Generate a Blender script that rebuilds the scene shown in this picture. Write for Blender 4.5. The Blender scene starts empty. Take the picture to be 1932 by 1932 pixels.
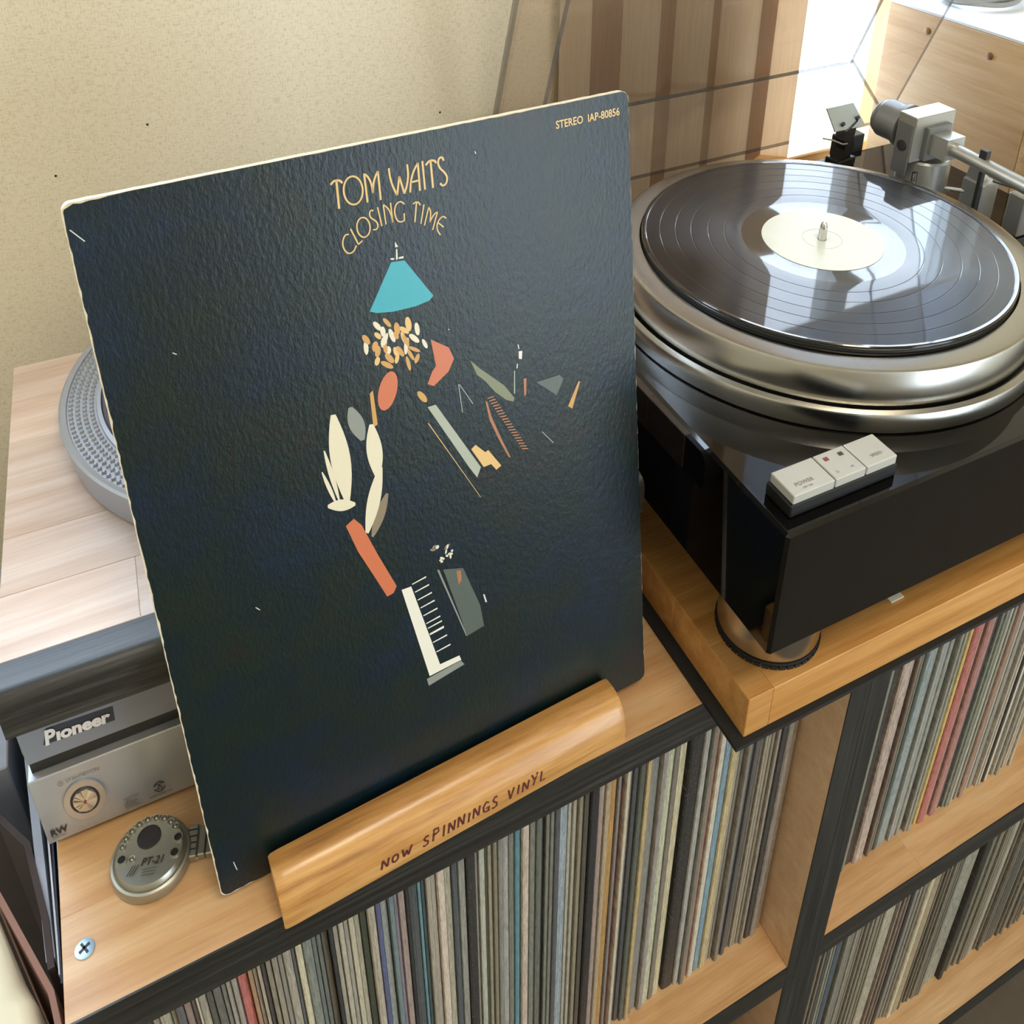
import bpy, bmesh, math, random
from mathutils import Vector, Matrix
R_ = math.radians
C = bpy.context.scene.collection
SC = bpy.context.scene
random.seed(11)
ZS = 1.4566          # heights of this place, relative to its plan

# ---------------------------------------------------------------- camera, sky, lamps, exposure
cam_d = bpy.data.cameras.new('camera'); cam = bpy.data.objects.new('camera', cam_d); C.objects.link(cam)
cam_d.sensor_width = 36.0; cam_d.lens = 1778.04 / 1932 * 36.0
cam_d.shift_x = -0.00883; cam_d.shift_y = -0.34057
cam_d.clip_start = 0.02; cam_d.clip_end = 100
_y, _p, _r = .4559, .4469, .0016
_f = Vector((math.sin(_y)*math.cos(_p), math.cos(_y)*math.cos(_p), -math.sin(_p)))
_rt = Vector((math.cos(_y), -math.sin(_y), 0)); _u = _rt.cross(_f)
_rt2 = _rt*math.cos(_r) + _u*math.sin(_r); _u2 = _u*math.cos(_r) - _rt*math.sin(_r)
_m = Matrix((( _rt2.x, _u2.x, -_f.x), (_rt2.y, _u2.y, -_f.y), (_rt2.z, _u2.z, -_f.z))).to_4x4()
_m.translation = (.11208, -.35357, .67037)
cam.matrix_world = _m
SC.camera = cam
SC.view_settings.view_transform = 'Standard'; SC.view_settings.look = 'None'
SC.view_settings.gamma = 1.0; SC.view_settings.use_curve_mapping = False
SC.view_settings.exposure = -0.55
SC.cycles.use_denoising = True
SC.cycles.max_bounces = 10; SC.cycles.transparent_max_bounces = 24
SC.cycles.sample_clamp_indirect = 6.0
SC.cycles.caustics_reflective = False; SC.cycles.caustics_refractive = False

W = bpy.data.worlds.new('sky'); SC.world = W; W.use_nodes = True
W.node_tree.nodes['Background'].inputs[0].default_value = (.66, .81, 1.0, 1)
W.node_tree.nodes['Background'].inputs[1].default_value = 18.0

def area(name, loc, look, sx, sy, power, col, portal=False):
    d = bpy.data.lights.new(name, 'AREA'); d.shape = 'RECTANGLE'; d.size = sx; d.size_y = sy
    d.energy = power; d.color = col
    if portal: d.cycles.is_portal = True
    o = bpy.data.objects.new(name, d); C.objects.link(o)
    l = Vector((loc[0], loc[1], loc[2]*ZS)); t = Vector((look[0], look[1], look[2]*ZS))
    o.location = l; o.rotation_euler = (t-l).to_track_quat('-Z', 'Y').to_euler()
    return o
area('window_portal_back', (1.09, .585, .565), (1.09, 0, .565), .50, 1.56, 1, (1,1,1), True)
area('window_portal_left', (-.31, .585, .70), (-.31, 0, .70), .86, .92, 1, (1,1,1), True)
area('window_portal_rear', (1.675, -2.485, .03), (1.675, 0, .03), 1.25, 2.09, 1, (1,1,1), True)
area('added_warm_fill', (.5, -1.0, 1.60), (.5, -1.0, 0), .6, .6, 40, (1, .87, .68))  # unseen warm fill light, added to brighten and balance the room

# ---------------------------------------------------------------- materials
MATS = {}
def nd(nt, t, **kw):
    n = nt.nodes.new(t)
    for k, v in kw.items():
        if hasattr(n, k): setattr(n, k, v)
    return n
def srgb(h):
    v = [int(h[i:i+2], 16)/255 for i in (0, 2, 4)]
    return tuple(x/12.92 if x <= .04045 else ((x+.055)/1.055)**2.4 for x in v) + (1,)
def base(name):
    m = bpy.data.materials.new(name); m.use_nodes = True; nt = m.node_tree
    b = nt.nodes['Principled BSDF']; MATS[name] = m
    return m, nt, b
def coords(nt, sc=(1,1,1), kind='Object', rnd=0):
    tc = nd(nt, 'ShaderNodeTexCoord'); mp = nd(nt, 'ShaderNodeMapping'); mp.inputs['Scale'].default_value = sc
    nt.links.new(tc.outputs[kind], mp.inputs['Vector'])
    if rnd:
        oi = nd(nt, 'ShaderNodeObjectInfo'); mu = nd(nt, 'ShaderNodeMath', operation='MULTIPLY'); mu.inputs[1].default_value = rnd
        nt.links.new(oi.outputs['Random'], mu.inputs[0]); nt.links.new(mu.outputs[0], mp.inputs['Location'])
    return mp.outputs[0]
def noise(nt, vec, scale, detail=4, rough=.6):
    n = nd(nt, 'ShaderNodeTexNoise'); n.inputs['Scale'].default_value = scale
    n.inputs['Detail'].default_value = detail; n.inputs['Roughness'].default_value = rough
    nt.links.new(vec, n.inputs['Vector']); return n.outputs['Fac']
def ramp(nt, fac, stops):
    r = nd(nt, 'ShaderNodeValToRGB'); e = r.color_ramp.elements
    while len(e) < len(stops): e.new(.5)
    for x, (p, c) in zip(e, stops):
        x.position = p; x.color = srgb(c) if isinstance(c, str) else (c, c, c, 1)
    nt.links.new(fac, r.inputs[0]); return r.outputs[0]
def bump(nt, b, h, strength=.3, dist=.001):
    n = nd(nt, 'ShaderNodeBump'); n.inputs['Strength'].default_value = strength; n.inputs['Distance'].default_value = dist
    nt.links.new(h, n.inputs['Height']); nt.links.new(n.outputs[0], b.inputs['Normal'])
def plain(name, col, rough=.5, metal=0, spec=.5, var=.0, bmp=0, bscale=400, coat=0, scale=30):
    m, nt, b = base(name)
    b.inputs['Roughness'].default_value = rough; b.inputs['Metallic'].default_value = metal
    b.inputs['Specular IOR Level'].default_value = spec; b.inputs['Coat Weight'].default_value = coat
    b.inputs['Coat Roughness'].default_value = .05
    c = srgb(col)
    if var:
        f = noise(nt, coords(nt), scale, 5)
        mx = nd(nt, 'ShaderNodeMix', data_type='RGBA')
        mx.inputs[6].default_value = tuple(x*(1-var) for x in c[:3])+(1,)
        mx.inputs[7].default_value = tuple(min(1, x*(1+var)) for x in c[:3])+(1,)
        nt.links.new(f, mx.inputs[0]); nt.links.new(mx.outputs[2], b.inputs['Base Color'])
    else: b.inputs['Base Color'].default_value = c
    if bmp: bump(nt, b, noise(nt, coords(nt), bscale, 3), bmp, .0005)
    return m
def wood(name, dark, mid, light, axis='x', rough=.38, spread=.22, bmp=.12, streak=1.8):
    m, nt, b = base(name)
    s = {'x': (2.2, 26, 26), 'y': (26, 2.2, 26), 'z': (26, 26, 2.2)}[axis]
    v = coords(nt, s, rnd=37.0)
    f1 = noise(nt, v, 1.3*streak, 5, .65)
    s2 = {'x': (9, 420, 420), 'y': (420, 9, 420), 'z': (420, 420, 9)}[axis]
    f2 = noise(nt, coords(nt, s2, rnd=11.0), 1.0, 2)
    ad = nd(nt, 'ShaderNodeMath', operation='MULTIPLY_ADD'); ad.inputs[1].default_value = .25
    nt.links.new(f2, ad.inputs[0]); nt.links.new(f1, ad.inputs[2])
    col = ramp(nt, ad.outputs[0], [(.35, dark), (.6, mid), (.85, light)])
    oi = nd(nt, 'ShaderNodeObjectInfo')
    mr = nd(nt, 'ShaderNodeMapRange'); mr.inputs[3].default_value = 1-spread; mr.inputs[4].default_value = 1+spread*.6
    nt.links.new(oi.outputs['Random'], mr.inputs[0])
    hs = nd(nt, 'ShaderNodeHueSaturation'); nt.links.new(mr.outputs[0], hs.inputs['Value']); nt.links.new(col, hs.inputs['Color'])
    nt.links.new(hs.outputs[0], b.inputs['Base Color'])
    b.inputs['Roughness'].default_value = rough
    bump(nt, b, ad.outputs[0], bmp, .0006)
    return m
def radial(name, col, rough, aniso, metal=1.0, rings=None, bstr=.2):
    """turned metal or pressed vinyl: highlights run out from the axis of the disc"""
    m, nt, b = base(name)
    b.inputs['Base Color'].default_value = srgb(col); b.inputs['Metallic'].default_value = metal
    b.inputs['Roughness'].default_value = rough; b.inputs['Anisotropic'].default_value = aniso
    tg = nd(nt, 'ShaderNodeTangent', direction_type='RADIAL', axis='Z'); nt.links.new(tg.outputs[0], b.inputs['Tangent'])
    return m, nt, b

wood('beech_board', 'b98b5c', 'cda274', 'ddba90', rough=.33, spread=.07)
wood('pale_beech', 'b99d88', 'ccb5a6', 'dccbc0', rough=.30, spread=.14)
wood('slab_oak', 'a06c34', 'bd884a', 'd2a264', rough=.35, spread=.10)
wood('inner_beech', 'c49c78', 'd4b08c', 'dfc09e', rough=.5, spread=.05)
wood('stand_oak', '80542c', 'b8864c', 'd2a468', rough=.28, spread=.02, bmp=.25, streak=3.2)
wood('cabinet_pine', 'bd9668', 'd0ad80', 'dcbe96', axis='y', rough=.5, spread=.04)
wood('sill_wood', 'b98d58', 'd9b27c', 'ecd0a2', rough=.5, spread=.05)
# black-stained edges with a raised grain
m, nt, b = base('black_stain')
f = noise(nt, coords(nt, (5, 220, 220), rnd=9.0), 1.0, 4, .7)
nt.links.new(ramp(nt, f, [(.3, '131312'), (.55, '2a2a28'), (.8, '4a4a47')]), b.inputs['Base Color'])
b.inputs['Roughness'].default_value = .36; b.inputs['Specular IOR Level'].default_value = .55; bump(nt, b, f, .3, .0006)
m, nt, b = base('black_stain_upright')
f = noise(nt, coords(nt, (220, 220, 5), rnd=9.0), 1.0, 4, .7)
nt.links.new(ramp(nt, f, [(.3, '131312'), (.55, '2a2a28'), (.8, '444442')]), b.inputs['Base Color'])
b.inputs['Roughness'].default_value = .45; bump(nt, b, f, .35, .0006)
# woven wallpaper
m, nt, b = base('wallpaper')
f1 = noise(nt, coords(nt, (1, 1, .18)), 900, 3, .7); f2 = noise(nt, coords(nt, (.18, 1, .7)), 850, 3, .7)
ad = nd(nt, 'ShaderNodeMath', operation='ADD'); nt.links.new(f1, ad.inputs[0]); nt.links.new(f2, ad.inputs[1])
nt.links.new(ramp(nt, ad.outputs[0], [(.72, 'd0c5ac'), (.92, 'e1d7c0'), (1.0, 'eae2ce')]), b.inputs['Base Color'])
b.inputs['Roughness'].default_value = .8; bump(nt, b, ad.outputs[0], .45, .0012)
plain('ceiling_white', 'e6e2d8', .9); plain('floor_brown', '5a4f42', .8, var=.25, bmp=.4, bscale=900, scale=40)
plain('gloss_black', '070607', .045, spec=.55, var=.1)
plain('rubber_black', '111213', .75, var=.3, scale=200); plain('felt_black', '141515', .85, var=.4, scale=300)
plain('mat_black', '0a0a0b', .5)
plain('arm_silver', 'b9bab6', .34, metal=.75, bmp=.05); plain('arm_grey', '86888a', .42, metal=.6)
plain('arm_dark', '3a3b3d', .4, metal=.3); plain('chrome', 'd8d8d8', .12, metal=1); plain('button_steel', 'c2c4c6', .30, metal=.85); 0
plain('button_silver', 'c4c4be', .38, metal=.3); plain('button_dark', '4a4844', .4); plain('led_red', '8c3a3c', .3)
plain('ink_grey', '6f6f6c', .5); plain('player_silver', 'acaeb2', .36, metal=.55, bmp=.05, bscale=1500)
plain('player_grey', '8a92a0', .42, metal=.5); plain('player_black', '101311', .35, var=.4, scale=300)
plain('badge_dark', '22303f', .3); plain('badge_white', 'e8e8ea', .3, metal=.3); plain('ink_black', '27221f', .5)
plain('ink_red', '7a3020', .4)
plain('gadget_silver', 'a5a59a', .36, metal=.85, bmp=.08, bscale=2500); plain('hole_dark', '26242a', .4); plain('hole_black', '100f10', .6)
plain('plastic_cream', 'e0dac2', .45, spec=.4); plain('card_pink', '8d6a5f', .7, var=.1); plain('bag_dark', '3a3234', .8, var=.3, scale=60)
plain('screw_blue', 'a9c2d6', .3, metal=.6); plain('cable_grey', '9a9c98', .4); plain('cable_blue', '4a5570', .4)
plain('top_glare_white', 'e4e6e8', .4); plain('frame_white', 'ecebe6', .5); plain('paper_white', 'f0eee4', .7)
plain('brass_screw', '8c6a4a', .4, metal=.5)
plain('cartridge_black', '17181b', .4); plain('stylus_grey', 'b3bfc4', .2, metal=.3)
plain('spine_white', 'd6cbb2', .8, var=.25, scale=260, bmp=.4, bscale=700)
plain('label_paper', 'd9dcd0', .35, var=.06, scale=60)
plain('sleeve_grey', '98a1b2', .6, var=.2, scale=30); plain('sleeve_white', 'cfd3dd', .6, var=.15); plain('sleeve_navy', '20283a', .6)
plain('burn_mark', '551f1a', .55)
# curtain and blind: translucent cloth
def cloth(name, c0, c1, c2, mixv):
    m, nt, b = base(name)
    f = noise(nt, coords(nt, (60, 60, 2)), 8, 4)
    nt.links.new(ramp(nt, f, [(.3, c0), (.7, c1)]), b.inputs['Base Color']); b.inputs['Roughness'].default_value = .85
    tr = nd(nt, 'ShaderNodeBsdfTranslucent'); tr.inputs[0].default_value = srgb(c2)
    mx = nd(nt, 'ShaderNodeMixShader'); mx.inputs[0].default_value = mixv
    nt.links.new(b.outputs[0], mx.inputs[1]); nt.links.new(tr.outputs[0], mx.inputs[2]); nt.links.new(mx.outputs[0], nt.nodes['Material Output'].inputs[0])
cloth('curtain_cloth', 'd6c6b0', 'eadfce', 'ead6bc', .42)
cloth('curtain_fold_shade', 'a88e78', 'bda690', 'c29c7c', .38)  # darker copy of the curtain cloth; fold shading put into its colour
cloth('blind_cloth', 'd5dbe2', 'e6e9ec', 'dfe6f0', .45)
def clear(name, tint, rough=.02, ior=1.49):
    m, nt, b = base(name); nt.nodes.remove(b); out = nt.nodes['Material Output']
    t = nd(nt, 'ShaderNodeBsdfTransparent'); t.inputs[0].default_value = tint
    g = nd(nt, 'ShaderNodeBsdfGlossy'); g.inputs['Roughness'].default_value = rough; g.inputs[0].default_value = (1,1,1,1)
    lw = nd(nt, 'ShaderNodeLayerWeight'); lw.inputs[0].default_value = .5
    pw = nd(nt, 'ShaderNodeMath', operation='POWER'); pw.inputs[1].default_value = 5; nt.links.new(lw.outputs['Facing'], pw.inputs[0])
    ma = nd(nt, 'ShaderNodeMath', operation='MULTIPLY_ADD'); ma.inputs[1].default_value = .96; ma.inputs[2].default_value = .04; nt.links.new(pw.outputs[0], ma.inputs[0])
    mx = nd(nt, 'ShaderNodeMixShader'); nt.links.new(ma.outputs[0], mx.inputs[0])
    nt.links.new(t.outputs[0], mx.inputs[1]); nt.links.new(g.outputs[0], mx.inputs[2]); nt.links.new(mx.outputs[0], out.inputs[0])
    return m
clear('smoked_acrylic', (.93, .90, .87, 1)); clear('window_glass', (.98, .99, 1, 1)); 0
clear('light_warming_glass', (.90, .875, .83, 1)); clear('clear_plastic', (.9, .93, .95, 1), .05)  # rear pane's warm tint is added to take blue out of its light
m, nt, b = base('acrylic_edge')
b.inputs['Base Color'].default_value = srgb('5a5a5a'); b.inputs['Roughness'].default_value = .15
t_ = nd(nt, 'ShaderNodeBsdfTransparent'); mx = nd(nt, 'ShaderNodeMixShader'); mx.inputs[0].default_value = .35
nt.links.new(b.outputs[0], mx.inputs[1]); nt.links.new(t_.outputs[0], mx.inputs[2]); nt.links.new(mx.outputs[0], nt.nodes['Material Output'].inputs[0])
radial('turned_aluminium', 'b8b6b0', .24, .75)
radial('turned_grey', '9fa3ab', .40, .3, metal=.6)
m, nt, b = radial('button_steel_cap', 'd8d7d2', .26, .85, metal=.9); [setattr(n, 'axis', 'Y') for n in nt.nodes if n.type == 'TANGENT']
# vinyl with grooves and blank bands between the songs
m, nt, b = radial('vinyl', '08080a', .34, 1.0, metal=0); b.inputs['Anisotropic Rotation'].default_value = 0.25
b.inputs['Specular IOR Level'].default_value = .32; b.inputs['Coat Weight'].default_value = .95; b.inputs['Coat Roughness'].default_value = .03; b.inputs['Coat IOR'].default_value = 1.5
tc = nd(nt, 'ShaderNodeTexCoord'); sx = nd(nt, 'ShaderNodeSeparateXYZ'); nt.links.new(tc.outputs['Object'], sx.inputs[0])
cx = nd(nt, 'ShaderNodeCombineXYZ'); nt.links.new(sx.outputs[0], cx.inputs[0]); nt.links.new(sx.outputs[1], cx.inputs[1])
ln = nd(nt, 'ShaderNodeVectorMath', operation='LENGTH'); nt.links.new(cx.outputs[0], ln.inputs[0])
cr = nd(nt, 'ShaderNodeCombineXYZ'); nt.links.new(ln.outputs['Value'], cr.inputs[0])
f = noise(nt, cr.outputs[0], 900, 3, .7)
rg = ramp(nt, ln.outputs['Value'], [(0, .06), (.0655, .06)])
cre = rg.node.color_ramp; els = cre.elements
els[0].position = 0; els[1].position = .0655
cre.interpolation = 'CONSTANT'
for p_, v_ in ((.066, .36), (.0935, .33), (.108, .37), (.121, .34), (.1345, .36), (.1455, .08)):
    e = els.new(p_); e.color = (v_, v_, v_, 1)
nt.links.new(rg, b.inputs['Roughness'])
bump(nt, b, f, .05, .0002)
# worn card spine, colour carried by each object
m, nt, b = base('spine_card')
oi = nd(nt, 'ShaderNodeObjectInfo')
f = noise(nt, coords(nt, (2.2, 1, 26), rnd=53.0), 3.2, 7, .8)
f2 = noise(nt, coords(nt, (5, 1, .9), rnd=91.0), 2.2, 3, .6)
mx = nd(nt, 'ShaderNodeMix', data_type='RGBA', blend_type='OVERLAY'); mx.inputs[0].default_value = .75
nt.links.new(oi.outputs['Color'], mx.inputs[6]); nt.links.new(ramp(nt, f, [(.34, .18), (.66, .82)]), mx.inputs[7])
m2 = nd(nt, 'ShaderNodeMix', data_type='RGBA', blend_type='OVERLAY'); m2.inputs[0].default_value = .5
nt.links.new(mx.outputs[2], m2.inputs[6]); nt.links.new(ramp(nt, f2, [(.3, .3), (.7, .7)]), m2.inputs[7])
f4 = noise(nt, coords(nt, (4, 1, 120), rnd=17.0), 5, 2, .5)
m3 = nd(nt, 'ShaderNodeMix', data_type='RGBA'); m3.inputs[7].default_value = srgb('cfc8b4')
nt.links.new(ramp(nt, f4, [(.66, 0.0), (.74, .7)]), m3.inputs[0]); nt.links.new(m2.outputs[2], m3.inputs[6])
nt.links.new(m3.outputs[2], b.inputs['Base Color']); b.inputs['Roughness'].default_value = .55
bump(nt, b, f, .3, .0006)
# dark cover stock with a slightly pebbled gloss
m, nt, b = base('cover_card')
f = noise(nt, coords(nt), 11, 7, .72)
nt.links.new(ramp(nt, f, [(.34, '0b2032'), (.46, '0c1c22'), (.54, '10201c'), (.64, '1d1c1b'), (.75, '14222a')]), b.inputs['Base Color'])
f2 = noise(nt, coords(nt, (1, 1, .5)), 420, 3, .6)
f3 = noise(nt, coords(nt), 22, 4, .6)
b.inputs['Roughness'].default_value = .33; b.inputs['Specular IOR Level'].default_value = .42
bump(nt, b, f2, .28, .0010)
for k_, h_ in dict(ink='d8b673', teal='38a3b4', white='d8d8cc', tan='dfb878', gold='c99a55', cream='e0d8c0', ivory='e6e4d8', peach='c8714c', copper='a9714e', silver='a9b0a2', grey='8b908a', dim='55605a', taupe='8a7d68', olive='7c8266').items():
    plain('print_'+k_, h_, .36)

# ---------------------------------------------------------------- mesh helpers (authored in plan metres, heights times ZS)
class MB:
    def __init__(s, T=None): s.v = []; s.f = []; s.mi = []; s.T = T; s.sm = []
    def add(s, vs, fs, mi=0, smooth=False):
        o = len(s.v); s.v += [tuple(s.T(*p)) if s.T else tuple(p) for p in vs]
        for f in fs: s.f.append([o+i for i in f]); s.mi.append(mi); s.sm.append(smooth)
        return s
    def box(s, x0, x1, y0, y1, z0, z1, mi=0):
        return s.add([(x0,y0,z0),(x1,y0,z0),(x1,y1,z0),(x0,y1,z0),(x0,y0,z1),(x1,y0,z1),(x1,y1,z1),(x0,y1,z1)],
              [(0,3,2,1),(4,5,6,7),(0,1,5,4),(1,2,6,5),(2,3,7,6),(3,0,4,7)], mi)
    def cbox(s, x0, x1, y0, y1, z0, z1, c, mi=0):
        """box with a chamfer c on every edge"""
        vs = []; idx = {}
        for i, X in enumerate((x0, x1)):
            for j, Y in enumerate((y0, y1)):
                for k, Z in enumerate((z0, z1)):
                    sx, sy, sz = (1, -1)[i], (1, -1)[j], (1, -1)[k]; cz = c/ZS
                    idx[i,j,k,0] = len(vs); vs.append((X, Y+sy*c, Z+sz*cz))
                    idx[i,j,k,1] = len(vs); vs.append((X+sx*c, Y, Z+sz*cz))
                    idx[i,j,k,2] = len(vs); vs.append((X+sx*c, Y+sy*c, Z))
        fs = []
        for i in (0, 1):
            q = [idx[i,0,0,0], idx[i,1,0,0], idx[i,1,1,0], idx[i,0,1,0]]; fs.append(q if i else q[::-1])
            q = [idx[0,i,0,1], idx[1,i,0,1], idx[1,i,1,1], idx[0,i,1,1]]; fs.append(q[::-1] if i else q)
            q = [idx[0,0,i,2], idx[1,0,i,2], idx[1,1,i,2], idx[0,1,i,2]]; fs.append(q if i else q[::-1])
            for j in (0, 1):
                fs.append([idx[i,j,0,0], idx[i,j,1,0], idx[i,j,1,1], idx[i,j,0,1]])
                fs.append([idx[i,0,j,0], idx[i,1,j,0], idx[i,1,j,2], idx[i,0,j,2]])
                fs.append([idx[0,i,j,1], idx[1,i,j,1], idx[1,i,j,2], idx[0,i,j,2]])
                for k in (0, 1): fs.append([idx[i,j,k,0], idx[i,j,k,1], idx[i,j,k,2]])
        return s.add(vs, fs, mi)
    def lathe(s, prof, cx, cy, seg=64, mi=0, smooth=True, cap0=True, cap1=True, axis='z'):
        vs = []; fs = []
        for r, z in prof:
            for i in range(seg):
                a = 2*math.pi*i/seg; p, q = r*math.cos(a), r*math.sin(a)
                if axis == 'z': vs.append((cx+p, cy+q, z))
        n = len(prof)
        for j in range(n-1):
            for i in range(seg):
                k = (i+1) % seg; fs.append((j*seg+i, j*seg+k, (j+1)*seg+k, (j+1)*seg+i))
        if cap0: fs.append(tuple(range(seg))[::-1])
        if cap1: fs.append(tuple((n-1)*seg+i for i in range(seg)))
        return s.add(vs, fs, mi, smooth)
    def turn(s, prof, o, d, seg=32, mi=0, smooth=True):
        """profile (radius, distance) turned about a line from o along d; round in plan proportions"""
        o = Vector((o[0], o[1], o[2]*ZS)); d = Vector((d[0], d[1], d[2]*ZS)).normalized()
        a = d.orthogonal().normalized(); b_ = d.cross(a); vs = []; fs = []
        for r, t in prof:
            for i in range(seg):
                w = 2*math.pi*i/seg; p = o + d*t + a*(r*math.cos(w)) + b_*(r*math.sin(w)); vs.append((p.x, p.y, p.z/ZS))
        n = len(prof)
        for j in range(n-1):
            for i in range(seg):
                k = (i+1) % seg; fs.append((j*seg+i, j*seg+k, (j+1)*seg+k, (j+1)*seg+i))
        fs.append(tuple(range(seg))[::-1]); fs.append(tuple((n-1)*seg+i for i in range(seg)))
        return s.add(vs, fs, mi, smooth)
    def prism(s, poly, ext, mi=0):
        """poly: 3-D points of one face, ext: offset vector to the other"""
        n = len(poly); vs = list(poly) + [(p[0]+ext[0], p[1]+ext[1], p[2]+ext[2]) for p in poly]
        fs = [tuple(range(n))[::-1], tuple(range(n, 2*n))] + [(i, (i+1) % n, n+(i+1) % n, n+i) for i in range(n)]
        return s.add(vs, fs, mi)
    def tube(s, path, r, seg=10, mi=0, closed=False):
        P = [Vector((p[0], p[1], p[2]*ZS)) for p in path]; n = len(P); vs = []; fs = []
        up = None
        for i, p in enumerate(P):
            t = (P[(i+1) % n] if (closed or i < n-1) else p) - (P[i-1] if (closed or i > 0) else p)
            t.normalize()
            if up is None: up = t.orthogonal().normalized()
            a = (up - t*up.dot(t)).normalized(); up = a; b_ = t.cross(a)
            for k in range(seg):
                w = 2*math.pi*k/seg; q = p + a*(r*math.cos(w)) + b_*(r*math.sin(w)); vs.append((q.x, q.y, q.z/ZS))
        for i in range(n if closed else n-1):
            j = (i+1) % n
            for k in range(seg):
                l = (k+1) % seg; fs.append((i*seg+k, i*seg+l, j*seg+l, j*seg+k))
        if not closed: fs.append(tuple(range(seg))[::-1]); fs.append(tuple((n-1)*seg+k for k in range(seg)))
        return s.add(vs, fs, mi, True)
    def ribbon(s, line, w, S, h0=0.0, mi=0):
        """flat stroke of half-width w along a 2-D polyline mapped to the surface by S(a, b, lift)"""
        n = len(line)
        if n < 2: return s
        L = []; Rr = []
        for i, p in enumerate(line):
            a = line[max(0, i-1)]; b_ = line[min(n-1, i+1)]
            dx, dy = b_[0]-a[0], b_[1]-a[1]; l = math.hypot(dx, dy) or 1
            nx, ny = -dy/l*w, dx/l*w
            L.append((p[0]+nx, p[1]+ny)); Rr.append((p[0]-nx, p[1]-ny))
        vs = [S(x, y, h0) for x, y in L] + [S(x, y, h0) for x, y in Rr]
        return s.add(vs, [(i, n+i, n+i+1, i+1) for i in range(n-1)], mi)
    def flat(s, poly, S, h=0.0, mi=0):
        return s.add([S(x, y, h) for x, y in poly], [tuple(range(len(poly)))], mi)
    def build(s, name, mats, parent=None, loc=(0,0,0), bevel=0, kind=None, flip=True, crease=24):
        if isinstance(mats, str): mats = [mats]
        me = bpy.data.meshes.new(name)
        if parent is not None:
            p = parent
            while p.parent: p = p.parent
            loc_w = p.location
        else: loc_w = Vector((loc[0], loc[1], loc[2]*ZS))
        me.from_pydata([(x-loc_w.x, y-loc_w.y, z*ZS-loc_w.z) for x, y, z in s.v], [], s.f)
        for k in mats: me.materials.append(MATS[k])
        for p, i, q in zip(me.polygons, s.mi, s.sm): p.material_index = i; p.use_smooth = q
        if flip or bevel:
            bm = bmesh.new(); bm.from_mesh(me)
            bmesh.ops.remove_doubles(bm, verts=bm.verts, dist=1e-6)
            if flip: bmesh.ops.recalc_face_normals(bm, faces=bm.faces)
            if bevel:
                ed = [e for e in bm.edges if len(e.link_faces) == 2 and e.calc_face_angle(0) > .6]
                bmesh.ops.bevel(bm, geom=ed, offset=bevel, segments=2, affect='EDGES', clamp_overlap=True)
            if any(s.sm):
                for e in bm.edges: e.smooth = not (len(e.link_faces) == 2 and e.calc_face_angle(0) > R_(crease))
            bm.to_mesh(me); bm.free()
        o = bpy.data.objects.new(name, me); C.objects.link(o)
        if parent is not None: o.parent = parent
        else: o.location = loc_w
        if kind: o['kind'] = kind
        return o
def smooth_angle(o, a=35):
    for p in o.data.polygons: p.use_smooth = True
    for e in ():
        pass
    bm = bmesh.new(); bm.from_mesh(o.data)
    for e in bm.edges: e.smooth = not (len(e.link_faces) == 2 and e.calc_face_angle(0) > R_(a))
    bm.to_mesh(o.data); bm.free(); return o
def tag(o, label=None, cat=None, group=None, kind=None):
    if label: o['label'] = label
    if cat: o['category'] = cat
    if group: o['group'] = group
    if kind: o['kind'] = kind
    return o
def thing(name, loc, label, cat, group=None):
    o = bpy.data.objects.new(name, None); o.empty_display_size = .02; C.objects.link(o)
    o.location = (loc[0], loc[1], loc[2]*ZS); return tag(o, label, cat, group)
def yawT(px, py, a):
    c, s = math.cos(a), math.sin(a)
    return lambda x, y, z: (px+(x-px)*c-(y-py)*s, py+(x-px)*s+(y-py)*c, z)
def text_mesh(mb, txt, S, x0, y0, size, mi=0, lift=0.0, sx=1.0, shear=0.0, ang=0.0, bold=0.0):
    """built-in font outlines laid on a surface by S(a, b, lift)"""
    cu = bpy.data.curves.new('t', 'FONT'); cu.body = txt; cu.size = size; cu.shear = shear; cu.offset = bold; cu.resolution_u = 3
    ob = bpy.data.objects.new('t', cu); C.objects.link(ob)
    dg = bpy.context.evaluated_depsgraph_get(); me = ob.evaluated_get(dg).to_mesh()
    c, s_ = math.cos(ang), math.sin(ang)
    mb.add([S(x0+(v.co.x*sx)*c-v.co.y*s_, y0+(v.co.x*sx)*s_+v.co.y*c, lift) for v in me.vertices], [tuple(p.vertices) for p in me.polygons], mi)
    ob.evaluated_get(dg).to_mesh_clear(); bpy.data.objects.remove(ob); bpy.data.curves.remove(cu)
    return mb
def arc(cx, cy, rx, ry, a0, a1, n=12):
    return [(cx+rx*math.cos(R_(a0+(a1-a0)*i/n)), cy+ry*math.sin(R_(a0+(a1-a0)*i/n))) for i in range(n+1)]
def board(root, x0, x1, y0, y1, z0, z1, mat, sw, lo, hi, T=None, c=.0005, name='stave'):
    """glued-up board: one piece for every stave the eye can tell apart"""
    n = max(1, round((y1-y0)/sw)); w = (y1-y0)/n
    for i in range(n):
        x = x0 - random.uniform(0, hi*.6)
        while x < x1 - 1e-4:
            e = min(x1, x + random.uniform(lo, hi))
            if x1-e < .06: e = x1
            if e > x0+.01:
                MB(T).cbox(max(x, x0), e, y0+i*w, y0+(i+1)*w, z0, z1, c).build(name, mat, root)
            x = e

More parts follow.
